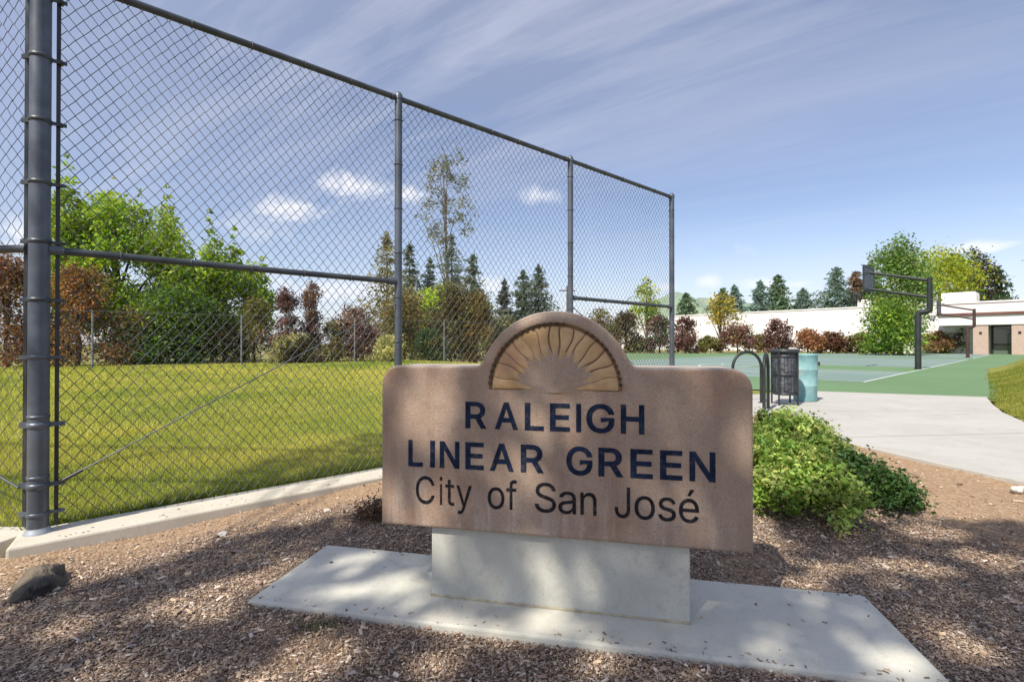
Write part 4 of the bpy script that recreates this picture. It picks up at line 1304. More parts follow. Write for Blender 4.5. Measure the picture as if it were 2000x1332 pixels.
def hoop(base, mat, label, k=1.0):
    root = empty('basketball_hoop', base)
    tag(root, label, 'basketball hoop', 'basketball hoops along the court')
    m1 = MB()
    pts_ = [Vector((0, 0, -0.1)), Vector((0, 0, 1.2)), Vector((0, 0, 2.1))]
    for t in np.linspace(0, math.pi/2, 5):
        pts_.append(Vector((0, 0, 2.14+0.12*math.sin(t)))-ARM*(0.12-0.12*math.cos(t)))
    for t in np.linspace(0.2, math.pi/2, 4):
        pts_.append(-ARM*(0.24+0.12*math.sin(t))+Vector((0, 0, 2.26+0.12-0.12*math.cos(t))))
    pts_.append(-ARM*0.36+Vector((0, 0, 3.58)))
    m1.tube(pts_, [0.105]*3+[0.10]*9+[0.09], 16)
    m1.build('pole', mat, root)
    for z0, z1 in ((3.48, 3.98), (2.82, 3.30)):
        m1 = MB(); m1.tube([-ARM*0.36+Vector((0, 0, z0)), ARM*1.55+Vector((0, 0, z1))], 0.06, 10); m1.build('arm', mat, root)
    sd = Vector((-ARM.y, ARM.x, 0))
    rot = Matrix((sd, ARM, (0, 0, 1))).transposed()
    c = ARM*1.6+Vector((0, 0, 3.72))
    bo = MB(); bo.box(c, (1.55, 0.03, 1.0), rot); brd = bo.build('backboard', M['board'], root)
    for (ox, oz, w, h) in ((0, 0.50, 1.63, 0.05), (0, -0.50, 1.63, 0.05), (-0.79, 0, 0.05, 0.95), (0.79, 0, 0.05, 0.95)):
        bo = MB(); bo.box(c+sd*ox+Vector((0, 0, oz)), (w, 0.06, h), rot); bo.build('board_frame', mat, brd)
    rc = ARM*2.0+Vector((0, 0, 3.2))
    ro = MB(); ro.tube([rc+Vector((0.23*math.cos(t), 0.23*math.sin(t), 0)) for t in np.linspace(0, 2*math.pi, 21)], 0.012, 8)
    ro.box(ARM*1.68+Vector((0, 0, 3.2)), (0.14, 0.18, 0.06), rot)
    rim = ro.build('rim', M['rust_pole'], root)
    no = MB()
    for i in range(12):
        t = 2*math.pi*i/12; t2 = t+0.5; t3 = t-0.5
        for tt in (t2, t3):
            no.tube([rc+Vector((0.22*math.cos(t), 0.22*math.sin(t), 0)), rc+Vector((0.17*math.cos((t+tt)/2), 0.17*math.sin((t+tt)/2), -0.2)), rc+Vector((0.12*math.cos(tt), 0.12*math.sin(tt), -0.42))], 0.008, 4, False)
    no.build('net', M['black_steel'], rim)
    return root


hoop(at(1793, 19.2), M['dark_pole'], 'nearer basketball hoop with dark offset pole on the green court')
hoop(at(1890, 36.0), M['rust_pole'], 'farther brown basketball hoop in front of the white building entrance')

# ------------------------------------------------------------------ white building
M['white'] = mat_noise('white_stucco', (0.72, 0.71, 0.68), (0.78, 0.77, 0.74), 0.15, 0.9, 0.1, 4)
M['brown_band'] = mat_noise('brown_fascia', (0.13, 0.06, 0.05), (0.18, 0.085, 0.07), 1.0, 0.7, 0)
M['dark_frame'] = mat_noise('dark_door_frame', (0.02, 0.018, 0.018), (0.035, 0.03, 0.03), 2, 0.5, 0)


def mat_brick():
    m, nt, b = new_mat('tan_brick_facing')
    tc = nt.new('ShaderNodeTexCoord')
    br = nt.new('ShaderNodeTexBrick')
    nt.l.new(nt.mapping(tc.outputs['Object'], rot=(R(90), 0, 0)), br.inputs[0])
    br.inputs['Color1'].default_value = (0.40, 0.27, 0.21, 1); br.inputs['Color2'].default_value = (0.48, 0.35, 0.28, 1)
    br.inputs['Mortar'].default_value = (0.5, 0.45, 0.4, 1); br.inputs['Scale'].default_value = 4.0
    nt.l.new(br.outputs[0], b.inputs['Base Color']); b.inputs['Roughness'].default_value = 0.9
    return m


M['brick'] = mat_brick()


def mat_glass():
    m, nt, b = new_mat('entrance_glass')
    b.inputs['Base Color'].default_value = (0.10, 0.13, 0.10, 1)
    b.inputs['Roughness'].default_value = 0.05
    b.inputs['Specular IOR Level'].default_value = 0.8
    return m


M['glass'] = mat_glass()
WD = Vector((0.66, -0.75, 0)).normalized(); WN = Vector((0.75, 0.66, 0)).normalized()     # along facade, into the building
B0 = Vector((46.5, 50.0, 0))
bld = empty('white_building', B0, math.atan2(WD.y, WD.x))
tag(bld, 'long low white flat-roofed building beyond the court with brown band', 'building')
# local x = along facade to the right, local y = into the building
wing = (bld.matrix_basis.inverted() if False else None)


def bl(p):
    q_ = Vector(p)-B0
    return (q_.dot(WD), q_.dot(WN), q_.z)


def bbox_(name, x0, x1, y0, y1, z0, z1, mat, parent=bld, bev=0.0):
    m1 = MB(); m1.box(((x0+x1)/2, (y0+y1)/2, (z0+z1)/2), (x1-x0, y1-y0, z1-z0))
    return m1.build(name, mat, parent, bev)


a_ = bl((33, 95, 0)); b_ = bl((53, 72, 0))
wy = (a_[1]+b_[1])/2
bbox_('wall', a_[0]-14, -6.5, wy, wy+26, -0.2, 6.45, M['white'])
cp = bbox_('coping', a_[0]-14.1, -6.4, wy-0.12, wy+26.1, 6.45, 6.62, M['white'])
for k in range(9):
    x = a_[0]-10+k*6.6
    bbox_('wall_joint', x, x+0.08, wy-0.02, wy+0.1, 0.2, 6.3, M['kerb'])
bbox_('wall', -6.4, 16, 1.6, 24, -0.2, 5.25, M['white'])
bbox_('coping', -6.5, 16.1, 1.5, 24.1, 5.25, 5.42, M['white'])
ru = bbox_('roof_unit', -2.9, 0.05, 9, 13, 5.42, 7.05, M['white'])
bbox_('unit_louvre', 0.05, 0.08, 10.2, 11.8, 5.8, 6.7, M['kerb'], ru)
bbox_('roof_unit', -14, -12.6, wy+1, wy+3, 6.62, 7.7, M['white'])
po = bbox_('portico', -1.9, 16, -1.2, 1.55, 2.9, 3.85, M['white'])
bbox_('fascia', -2.0, 16.1, -1.35, 1.57, 3.85, 4.12, M['brown_band'], po)
for x in (0.75, 3.45, 6.15, 8.85):
    bbox_('brick_pillar', x, x+1.1, -1.1, 0.1, -0.2, 2.9, M['brick'])
    c_ = bbox_('wall_lamp', x+0.45, x+0.65, -1.16, -1.1, 2.0, 2.2, M['dark_frame'])
dr = bbox_('entrance_door', 1.95, 3.45, 0.9, 1.0, -0.1, 2.9, M['glass'])
for x in (1.92, 3.3):
    bbox_('door_frame', x, x+0.16, 0.82, 1.05, -0.1, 2.95, M['dark_frame'], dr)
bbox_('door_frame', 2.08, 3.3, 0.82, 1.05, 2.75, 2.95, M['dark_frame'], dr)
bbox_('door_frame', 2.08, 3.3, 0.84, 1.03, 0.9, 1.0, M['dark_frame'], dr)

# utility pole far behind the fence
ub = at(1108, 62)
up = empty('utility_pole', ub); tag(up, 'distant wooden utility pole with crossarm behind the fence', 'utility pole')
m_ = MB(); m_.tube([(0, 0, -0.2), (0, 0, 8.4)], [0.16, 0.11], 8); m_.build('pole', M['bark'], up)
m_ = MB(); m_.box((0, 0, 7.8), (2.0, 0.12, 0.14)); m_.build('crossarm', M['bark'], up)
for x in (-0.85, -0.4, 0.4, 0.85):
    m_ = MB(); m_.lathe((x, 0, 7.87), [(0.05, 0), (0.06, 0.08), (0.03, 0.16), (0.001, 0.17)], 8); m_.build('insulator', M['far_post'], up)

# ------------------------------------------------------------------ vegetation
def leaf_mesh(name, p, L, col, seed, aspect=0.55, up=0.35, tip=None):
    r = np.random.default_rng(seed)
    n = len(p)
    nr = r.normal(size=(n, 3)); nr[:, 2] += up*2; nr /= np.linalg.norm(nr, axis=1, keepdims=True)
    a = r.normal(size=(n, 3)) if tip is None else tip+r.normal(0, 0.35, (n, 3))
    a -= nr*(a*nr).sum(1, keepdims=True); a /= np.linalg.norm(a, axis=1, keepdims=True)+1e-9
    b = np.cross(nr, a)
    l = (L*np.clip(r.lognormal(-0.08, 0.34, n), 0.4, 2.0))[:, None]; w = l*aspect
    v = np.empty((n, 4, 3))
    v[:, 0] = p-a*l/2; v[:, 1] = p+b*w/2+nr*l*0.06; v[:, 2] = p+a*l/2; v[:, 3] = p-b*w/2+nr*l*0.06
    c = np.repeat(col[:, None, :], 4, 1).reshape(-1, 3)
    return np_mesh(name, v.reshape(-1, 3), np.arange(n*4).reshape(-1, 4), c)


def jitter(col, n, r, lo=0.7, hi=1.3, hue=0.12):
    c = np.array(col)*r.uniform(lo, hi, (n, 1))
    c = c*(1+r.normal(0, hue, (n, 3))*np.array([1, .4, .6]))
    return np.clip(c, 0.004, 0.9)


GREEN = (0.24, 0.35, 0.045); BRIGHT = (0.36, 0.46, 0.06); DARK = (0.06, 0.105, 0.032); OLIVE = (0.185, 0.175, 0.06)
MAROON = (0.185, 0.10, 0.088); ORANGE = (0.38, 0.19, 0.075); BROWN = (0.255, 0.15, 0.08); BLUE = (0.095, 0.135, 0.115)
YELLOW = (0.60, 0.45, 0.025); LIME = (0.38, 0.44, 0.05); PALE = (0.50, 0.47, 0.19); GREY = (0.19, 0.20, 0.165); TAN = (0.30, 0.225, 0.105); CON = (0.07, 0.105, 0.06)
KIND_CAT = {'tree': 'tree', 'shrub': 'shrub'}
SEED = [100]


def broad(name, label, px, D, top, wpx, col, base_z=0.0, frac=0.22, ncl=55, nl=7000, leaf=None, flat=1.0, group=None, prof='round',
          col2=None, dens=1.0, trunk_mat='bark', cat='tree', sparse=0.15, crad=0.17, spires=None):
    SEED[0] += 1
    r = np.random.default_rng(SEED[0])
    if cat == 'shrub' or frac <= 0.03:
        prof = 'bush'; nl = int(nl*1.5); ncl = int(ncl*1.4)
    H = top_z(top, D)-base_z
    W = wpx/950.0*D*1.08
    leaf = leaf or max(0.07, D*0.0052)
    root = empty(name, at(px, D, base_z))
    tag(root, label, cat, group)
    z0 = H*frac; Hc = H-z0
    # clump centres
    d = r.normal(size=(ncl, 3)); d /= np.linalg.norm(d, axis=1, keepdims=True)
    rad = r.uniform(0.35, 1.0, ncl)**0.6
    if prof == 'round':
        sc = np.ones(ncl)
    elif prof == 'oval':
        sc = 1-0.25*np.clip(d[:, 2], 0, 1)
    else:
        sc = np.ones(ncl)
    cr = crad*min(W, Hc*1.2)*r.uniform(0.7, 1.35, ncl)
    c = np.empty((ncl, 3))
    c[:, 0] = d[:, 0]*rad*(W/2-cr*0.9)*sc; c[:, 1] = d[:, 1]*rad*(W/2*flat-cr*0.9)*sc
    c[:, 2] = z0+Hc/2+d[:, 2]*rad*(Hc/2-cr*0.75)
    if prof == 'cone':
        t = (c[:, 2]-z0)/Hc
        c[:, :2] *= np.clip(1.25*(1-t)+0.08, 0.05, 1.1)[:, None]
    if prof == 'bush':
        t = r.uniform(0.0, 1.0, ncl)**0.9
        a_ = r.uniform(0, 2*math.pi, ncl); q_ = r.uniform(0.2, 1.0, ncl)**0.6*np.sqrt(np.clip(1-0.85*t**2.2, 0.02, 1))
        c[:, 0] = np.cos(a_)*q_*(W/2-cr*0.7); c[:, 1] = np.sin(a_)*q_*(W/2*flat-cr*0.7)
        c[:, 2] = cr*0.5+t*(H-cr*1.5)
    if prof == 'vase':
        t = (c[:, 2]-z0)/Hc
        c[:, :2] *= (0.55+0.6*t)[:, None]
    # upright sprays that break the outline
    ns = max(4, ncl//7)
    k = r.choice(ncl, ns)
    top_c = c[k].copy(); top_c[:, 2] += cr[k]*1.1
    cr2 = cr[k]*0.6
    top_c[:, 2] = np.minimum(top_c[:, 2], H-cr2)
    c = np.vstack([c, top_c]); cr = np.concatenate([cr, cr2])
    if spires:
        ec = []; er = []
        for (sx, sy, sw, sb_) in spires:
            zt_ = top_z(sy, D)-base_z; zb_ = top_z(sb_, D)-base_z
            yo = r.uniform(-0.25, 0.25)*W
            for i in range(9):
                t = i/8
                rad_ = sw/950*D*0.5*(0.18+0.82*t**0.8)
                for j in range(1+int(3*t)):
                    a_ = r.uniform(0, 6.28); q_ = 0 if j == 0 else rad_*r.uniform(0.4, 0.9)
                    ec.append(((sx-px)/950*D+math.cos(a_)*q_, yo+math.sin(a_)*q_, zt_+(zb_-zt_)*t-rad_*0.4+r.normal(0, 0.03)*H*0.3)); er.append(max(rad_*0.62, 0.10))
        c = np.vstack([c, np.array(ec)]); cr = np.concatenate([cr, np.array(er)])
    cb_ = r.uniform(0.72, 1.28, len(c))
    w = cr**2; w /= w.sum()
    ci = r.choice(len(c), int(nl*dens), p=w)
    g = r.normal(size=(len(ci), 3)); gl = np.linalg.norm(g, axis=1, keepdims=True)
    g = g/gl*np.minimum(gl*0.55, 1.25)
    p = c[ci]+g*cr[ci][:, None]*np.array([1, 1, 0.85])
    # strays
    nsd = int(len(ci)*sparse)
    p[:nsd] += r.normal(0, 0.35, (nsd, 3))*cr[ci[:nsd]][:, None]
    p[:, 2] = np.maximum(p[:, 2], 0.03)
    colr = jitter(col, len(p), r)*cb_[ci][:, None]
    if col2 is not None:
        k2 = r.uniform(0, 1, len(c)) < 0.35
        m2 = k2[ci]
        colr[m2] = (jitter(col2, len(p), r)*cb_[ci][:, None])[m2]
    link('crown', leaf_mesh('crown', p, leaf, colr, SEED[0]), M['leaf'], root)
    # trunk and limbs
    tr_ = max(0.02, H*(0.018 if D < 44 or H < 14 else 0.006))
    m1 = MB()
    zt = z0+Hc*0.62
    bend = r.normal(0, 0.02*H, (3, 2))
    tp = [Vector((0, 0, -0.12)), Vector((bend[0][0]*.3, bend[0][1]*.3, zt*0.35)), Vector((bend[1][0]*.6, bend[1][1]*.6, zt*0.7)), Vector((bend[2][0], bend[2][1], zt))]
    m1.tube(tp, [tr_*1.25, tr_, tr_*0.75, tr_*0.3], 8)
    for i in r.choice(ncl, min(9, ncl), replace=False):
        f = r.uniform(0.25, 0.8); s_ = tp[0].lerp(tp[3], f)
        e = Vector(c[i]); mid = s_.lerp(e, 0.5)+Vector((0, 0, 0.04*H))
        m1.tube([s_, mid, e], [tr_*0.5, tr_*0.32, tr_*0.1], 6)
    m1.build('trunk', M[trunk_mat], root)
    return root


def conifer(label, px, D, top, wpx, col, base_z=0.0, group='conifers on the skyline', levels=None, name='conifer_tree', start=0.1, thin=0.86, power=0.72, widen=1.75):
    SEED[0] += 1
    r = np.random.default_rng(SEED[0])
    H = top_z(top, D)-base_z; W = wpx/950.0*D*widen
    root = empty(name, at(px, D, base_z)); tag(root, label, 'tree', group)
    levels = levels or 26
    P = []; T = []
    for i in range(levels):
        t = start+(1-start)*(i+r.uniform(-.4, .4))/levels
        t = min(max(t, start), 0.995)
        ln = W/2*max(0.03, (1-t)**power)*r.uniform(0.6, 1.25)
        nb = int(8+10*(1-t))
        for b_ in range(nb):
            if r.uniform() > thin:
                continue
            a = r.uniform(0, 2*math.pi); l2 = ln*r.uniform(0.55, 1.12)
            n = max(5, int(26*(0.25+l2/(W/2))))
            f = r.uniform(0.05, 1, n)**0.75
            x = f*l2*math.cos(a); y = f*l2*math.sin(a); z = t*H - f*l2*0.22 + 0.10*l2*f**2
            sp = 0.10*l2+0.02*W
            P.append(np.column_stack([x+r.normal(0, sp, n), y+r.normal(0, sp, n), z+r.normal(0, sp*0.5, n)]))
            T.append(np.tile([math.cos(a), math.sin(a), -0.25], (n, 1)))
    n = 60
    P.append(np.column_stack([r.normal(0, 0.012*W, n), r.normal(0, 0.012*W, n), H*(0.9+0.1*r.uniform(0, 1, n))])); T.append(np.tile([0, 0, 1.0], (n, 1)))
    P = np.vstack(P); T = np.vstack(T)
    P[:, 2] = np.clip(P[:, 2], 0.05, H)
    link('crown', leaf_mesh('crown', P, max(0.16, D*0.0075), jitter(col, len(P), r, 0.6, 1.35), SEED[0], 0.38, 0.3, T), M['leaf'], root)
    m1 = MB(); m1.tube([(0, 0, -0.2), (0, 0, H*0.5), (0, 0, H*0.97)], [H*0.016, H*0.010, H*0.002], 8); m1.build('trunk', M['bark'], root)
    root.rotation_euler = (r.normal(0, 0.02), r.normal(0, 0.02), 0)
    return root


LZ = 0.33
GS = 'shrubs behind the low fence'
broad('leafy_tree', 'broad bright green tree, the largest on the left beyond the lawn', 232, 16.5, 385, 265, GREEN, LZ, 0.12, 60, 42000, 0.125, 0.9, None, col2=BRIGHT, crad=0.11, sparse=0.08,
      spires=[(135, 372, 70, 520), (192, 322, 85, 500), (236, 350, 60, 480), (284, 342, 70, 500), (330, 384, 70, 520), (160, 345, 55, 450), (365, 470, 55, 560), (250, 430, 110, 600)])
broad('leafy_tree', 'smaller green tree just right of the broad green one', 440, 17.5, 470, 175, GREEN, LZ, 0.10, 40, 20000, 0.125, col2=BRIGHT, crad=0.12, sparse=0.08,
      spires=[(438, 424, 60, 560), (405, 450, 50, 560), (468, 448, 50, 560), (505, 500, 60, 620), (390, 500, 50, 600)])
broad('leafy_tree', 'low dark green bushy tree under the broad bright tree', 345, 15.6, 545, 200, (0.10, 0.18, 0.03), LZ, 0.03, 40, 11000, 0.09, col2=GREEN, cat='tree')
broad('shrub', 'orange brown shrub beneath the left side of the bright tree', 150, 13.9, 512, 125, ORANGE, LZ, 0.02, 34, 7000, 0.075, group=GS, cat='shrub', col2=BROWN, prof='oval')
broad('shrub', 'rusty red shrub at the far left edge behind the fence post', 12, 13.2, 478, 110, (0.27, 0.12, 0.06), LZ, 0.02, 34, 6500, 0.075, group=GS, cat='shrub', col2=BROWN)
broad('shrub', 'dark brown shrub to the right of the orange brown shrub', 262, 14.6, 590, 110, BROWN, LZ, 0.0, 30, 6000, 0.07, group=GS, cat='shrub', col2=DARK)
broad('shrub', 'dark leafy shrub below the smaller green tree', 415, 15.9, 588, 120, (0.075, 0.06, 0.03), LZ, 0.0, 30, 6000, 0.07, group=GS, cat='shrub', col2=DARK)
broad('shrub', 'olive shrub filling the gap left of the twin maroon shrubs', 497, 16.6, 580, 85, OLIVE, LZ, 0.0, 26, 5000, 0.075, group=GS, cat='shrub', col2=BROWN)
broad('shrub', 'narrow maroon shrub, left one of a close pair', 560, 16.4, 556, 55, MAROON, LZ, 0.0, 26, 4200, 0.075, group=GS, cat='shrub')
broad('shrub', 'narrow maroon shrub, right and taller one of a close pair', 606, 17.0, 545, 58, MAROON, LZ, 0.0, 26, 4500, 0.075, group=GS, cat='shrub', col2=BROWN)
broad('shrub', 'small olive green shrub between the maroon pair and the wide maroon shrub', 648, 17.2, 622, 50, OLIVE, LZ, 0.0, 20, 3000, 0.07, group=GS, cat='shrub', col2=TAN)
broad('shrub', 'wide dark maroon shrub left of the second fence post', 694, 18.0, 594, 95, MAROON, LZ, 0.0, 30, 6000, 0.08, group=GS, cat='shrub', col2=BROWN)
broad('shrub', 'pale yellow green bush at the foot of the second fence post', 758, 17.4, 652, 70, PALE, 0.3, 0.0, 22, 3500, 0.07, group=GS, cat='shrub')
broad('shrub', 'dark green bush low at the far left beneath the trees', 85, 14.0, 615, 110, DARK, LZ, 0.0, 26, 4500, 0.07, group=GS, cat='shrub', col2=BROWN)
broad('shrub', 'low dark green hedge plant in front of the dark bushy tree', 330, 14.9, 645, 120, DARK, LZ, 0.0, 26, 4500, 0.07, group=GS, cat='shrub', col2=(0.07, 0.12, 0.03))
broad('shrub', 'low green brown bush under the twin maroon shrubs', 575, 15.9, 648, 90, (0.10, 0.085, 0.035), LZ, 0.0, 22, 3500, 0.07, group=GS, cat='shrub', col2=PALE)

GM = 'trees beyond the second fence bay'
conifer('olive brown conifer just left of the second fence post', 757, 29, 452, 115, (0.25, 0.22, 0.09), 0, GM)
conifer('grey blue conifer hidden partly by the second fence post', 803, 40, 472, 62, (0.19, 0.22, 0.20), 0, GM)
conifer('short bluish conifer left of the thin tall tree', 836, 42, 503, 58, (0.19, 0.22, 0.20), 0, GM)
conifer('slim bluish conifer under the thin tall tree', 886, 41, 458, 75, (0.19, 0.22, 0.20), 0, GM)
conifer('dark conifer right of the thin tall tree', 926, 36, 498, 80, (0.15, 0.18, 0.13), 0, GM)
broad('sparse_tree', 'very tall thin sparse tree rising above the conifers', 874, 46, 272, 118, (0.24, 0.25, 0.22), 0, 0.38, 60, 3300, 0.24, group=GM, dens=1.0, crad=0.085, sparse=0.6, prof='oval', trunk_mat='bark')
broad('leafy_tree', 'fresh green tree right of the second fence post', 848, 27, 545, 85, BRIGHT, 0.1, 0.2, 30, 5000, 0.13, group=GM)
broad('leafy_tree', 'olive tan bushy tree behind the second fence post', 790, 23, 552, 105, TAN, 0.15, 0.02, 34, 6500, 0.11, group=GM, col2=OLIVE)
broad('leafy_tree', 'brown olive bushy tree below the thin tall tree', 880, 22.5, 545, 110, (0.13, 0.10, 0.05), 0.1, 0.02, 36, 7500, 0.11, group=GM, col2=OLIVE)
broad('leafy_tree', 'yellow brown bushy tree left of the sign arch', 930, 22, 566, 82, (0.20, 0.13, 0.035), 0.1, 0.02, 30, 5500, 0.10, group=GM, col2=OLIVE)
broad('shrub', 'dark green low bush behind the left shoulder of the sign', 838, 20, 640, 75, DARK, 0.1, 0.0, 24, 4000, 0.09, group=GM, cat='shrub', col2=OLIVE)
broad('shrub', 'grey green shrub touching the left side of the sign arch', 985, 24, 612, 70, GREY, 0.0, 0.0, 26, 4500, 0.10, group=GM, cat='shrub', col2=OLIVE)
conifer('left one of two conifers above the sign arch', 1022, 52, 528, 66, (0.15, 0.19, 0.13), 0, 'conifers above the sign arch')
conifer('right one of two conifers above the sign arch', 1052, 54, 518, 80, (0.14, 0.18, 0.13), 0, 'conifers above the sign arch')
conifer('thin grey conifer left of the pair above the arch', 985, 50, 545, 38, GREY, 0, 'conifers above the sign arch')

GB = 'shrubs along the far side of the court'
FZ = 0.0
for (px, D, top, w, c, c2, lab) in (
    (1172, 54, 600, 88, OLIVE, BROWN, 'olive brown bush just right of the third fence post'),
    (1222, 55, 604, 76, (0.11, 0.075, 0.045), OLIVE, 'brown bush between the third and last fence posts'),
    (1288, 54, 612, 60, MAROON, DARK, 'maroon bush directly left of the last fence post'),
    (1338, 53, 617, 50, MAROON, None, 'upright maroon shrub directly right of the last fence post'),
    (1388, 56, 655, 62, OLIVE, None, 'low olive hedge between the first two maroon shrubs'),
    (1440, 53, 626, 74, MAROON, BROWN, 'wide maroon shrub under the yellow tree'),
    (1482, 56, 650, 60, OLIVE, TAN, 'low olive hedge right of the wide maroon shrub'),
    (1520, 53, 621, 56, MAROON, None, 'maroon shrub with twin tips left of the orange red shrub'),
    (1578, 53, 640, 62, (0.33, 0.155, 0.08), None, 'rounded orange red shrub above the black bin'),
    (1626, 53, 645, 50, (0.15, 0.065, 0.045), BROWN, 'round brown red shrub right of the orange red one'),
    (1678, 53, 648, 56, (0.12, 0.10, 0.04), OLIVE, 'olive brown shrub left of the tall court tree'),
    (1722, 52, 668, 46, DARK, GREEN, 'small dark green bush at the foot of the court tree'),
    (1828, 52, 645, 56, BROWN, TAN, 'brown shrub between the two basketball poles'),
    (1868, 52, 640, 46, (0.12, 0.075, 0.045), OLIVE, 'brown olive shrub left of the farther hoop'),
    (1250, 56, 655, 60, DARK, OLIVE, 'dark green bush below the yellow green tree'),
):
    broad('shrub', lab, px, D, top, w, c, FZ, 0.0, 26, 2600, 0.24, 1.0, GB, col2=c2, cat='shrub')

broad('leafy_tree', 'yellow green tree seen through the last fence bay', 1262, 60, 540, 62, LIME, 0, 0.3, 26, 2000, 0.28, col2=GREEN, sparse=0.35)
broad('leafy_tree', 'golden yellow tree in front of the white wall', 1408, 60, 566, 80, (0.50, 0.38, 0.045), 0, 0.3, 34, 1700, 0.28, crad=0.12, sparse=0.4, col2=OLIVE)
GC = 'conifers behind the white wall'
for (px, top, w, c, lab) in (
    (1342, 572, 46, CON, 'conifer right of the last fence post, leftmost behind the white wall'),
    (1410, 563, 36, CON, 'conifer directly above the golden tree, left of a close pair'),
    (1438, 557, 38, BLUE, 'conifer above the golden tree, right of a close pair'),
    (1481, 549, 40, BLUE, 'slender conifer third of the skyline row behind the wall'),
    (1521, 536, 62, CON, 'broad dark conifer in the middle of the skyline row'),
    (1569, 564, 52, BLUE, 'short conifer right of the broad middle one'),
    (1630, 522, 66, BLUE, 'tall conifer standing alone toward the right of the wall'),
    (1676, 530, 56, (0.12, 0.08, 0.055), 'brownish conifer left of the tall court tree'),
    (1704, 512, 46, CON, 'dark conifer behind the nearer backboard'),
):
    conifer(lab, px, 112, top, w, tuple(q_*1.9 for q_ in c), 0, GC, widen=2.0, start=0.3)  # distance haze is painted in by lightening the foliage colours

broad('leafy_tree', 'tall full green tree in front of the white building', 1758, 45, 448, 125, (0.15, 0.24, 0.055), 0, 0.035, 75, 13000, 0.24, prof='oval', crad=0.15, col2=(0.27, 0.35, 0.11))
broad('leafy_tree', 'lower green boughs of tree beside the nearer hoop pole', 1745, 43.5, 575, 110, (0.12, 0.21, 0.035), 0, 0.02, 40, 6000, 0.22, col2=GREEN)
broad('leafy_tree', 'yellow green rounded tree above the roof unit', 1838, 72, 478, 145, (0.33, 0.37, 0.03), 0, 0.35, 44, 7500, 0.34, col2=LIME)
broad('leafy_tree', 'dark upright tree right of the yellow green crown', 1872, 92, 470, 48, CON, 0, 0.2, 30, 3500, 0.45, prof='oval')
broad('leafy_tree', 'dark brownish tree, tallest at the right over the roof', 1910, 90, 468, 62, (0.09, 0.075, 0.05), 0, 0.15, 34, 4500, 0.45, prof='oval', col2=CON)
conifer('dark conifer at far right above the building roof', 1948, 95, 522, 66, CON, 0, GC)
broad('leafy_tree', 'dark low trees rising behind the roof unit', 1905, 86, 560, 120, DARK, 0, 0.3, 26, 3000, 0.42, col2=CON)

# bright green ground shrub right of the sign
def mound(name, label, cx, cy, rx, ry, h, n, col, col2, leaf, seed):
    r = np.random.default_rng(seed)
    root = empty(name, (cx, cy, -0.02)); tag(root, label, 'shrub', 'leafy shrubs beside the sign')
    nc = 150
    a = r.uniform(0, 2*math.pi, nc); q_ = np.sqrt(r.uniform(0, 1, nc))
    c = np.column_stack([np.cos(a)*q_*rx, np.sin(a)*q_*ry, np.zeros(nc)])
    dome = np.sqrt(np.clip(1-q_**2, 0, 1))
    c[:, 2] = h*(0.15+0.75*dome)*r.uniform(0.55, 1.15, nc)
    cr = r.uniform(0.03, 0.08, nc)
    cbr = r.uniform(0.5, 1.35, nc)
    ci = r.integers(0, nc, n)
    g = r.normal(size=(n, 3))*0.6
    p = c[ci]+g*cr[ci][:, None]
    p[:, 2] = np.abs(p[:, 2])
    k = r.uniform(0, 1, nc) < 0.4
    colr = jitter(col, n, r, 0.65, 1.35)*cbr[ci][:, None]
    colr[k[ci]] = (jitter(col2, n, r, 0.65, 1.35)*cbr[ci][:, None])[k[ci]]
    link('foliage', leaf_mesh('foliage', p, leaf, colr, seed, 0.5, 0.5), M['leaf'], root)
    m1 = MB()
    for i in range(46):
        e = Vector(c[i]); m1.tube([Vector((e.x*0.15, e.y*0.15, -0.03)), Vector((e.x*0.6, e.y*0.6, e.z*0.6)), e+Vector((0, 0, 0.05))], [0.006, 0.004, 0.0015], 5)
    m1.build('stem', M['bark'], root)
    return root


mound('ground_shrub', 'bright green leafy shrub touching the right edge of the sign', 1.74, 3.12, 0.34, 0.52, 0.365, 19000, (0.22, 0.335, 0.06), (0.43, 0.51, 0.15), 0.031, 301)
mound('ground_shrub', 'taller rear part of green shrub below the bike racks', 2.36, 4.25, 0.44, 0.55, 0.41, 14000, (0.17, 0.26, 0.055), (0.33, 0.41, 0.12), 0.036, 302)
mound('ground_shrub', 'darker green shrub spreading right toward the pale path', 2.24, 3.18, 0.27, 0.36, 0.27, 12000, (0.045, 0.10, 0.028), (0.085, 0.155, 0.04), 0.028, 303)

# ------------------------------------------------------------------ small things
def rock(name, label, loc, size, rz, seed, mat, cat='rock'):
    r = np.random.default_rng(seed)
    bm = bmesh.new(); bmesh.ops.create_icosphere(bm, subdivisions=4, radius=1.0)
    ph = r.uniform(0, 6.28, (6, 3)); fr = r.uniform(1.2, 4.5, (6, 3))
    for v in bm.verts:
        c = v.co.copy(); s_ = 0
        for i in range(6):
            s_ += math.sin(fr[i][0]*c.x+ph[i][0])*math.sin(fr[i][1]*c.y+ph[i][1])*math.sin(fr[i][2]*c.z+ph[i][2])*(0.28 if i < 3 else 0.10)
        hf = math.sin(11*c.x+2)*math.sin(13*c.y+1)*math.sin(12*c.z)+0.7*math.sin(23*c.x-9*c.z)*math.sin(19*c.y+7*c.z)
        v.co = c*(1+s_*0.85+0.085*hf)
        v.co.x *= size[0]; v.co.y *= size[1]; v.co.z *= size[2]
    for f in bm.faces:
        f.smooth = True
    me = bpy.data.meshes.new(name); bm.to_mesh(me); bm.free()
    o = link(name, me, mat); o.location = loc; o.rotation_euler = (0, 0, rz)
    tag(o, label, cat)
    return o


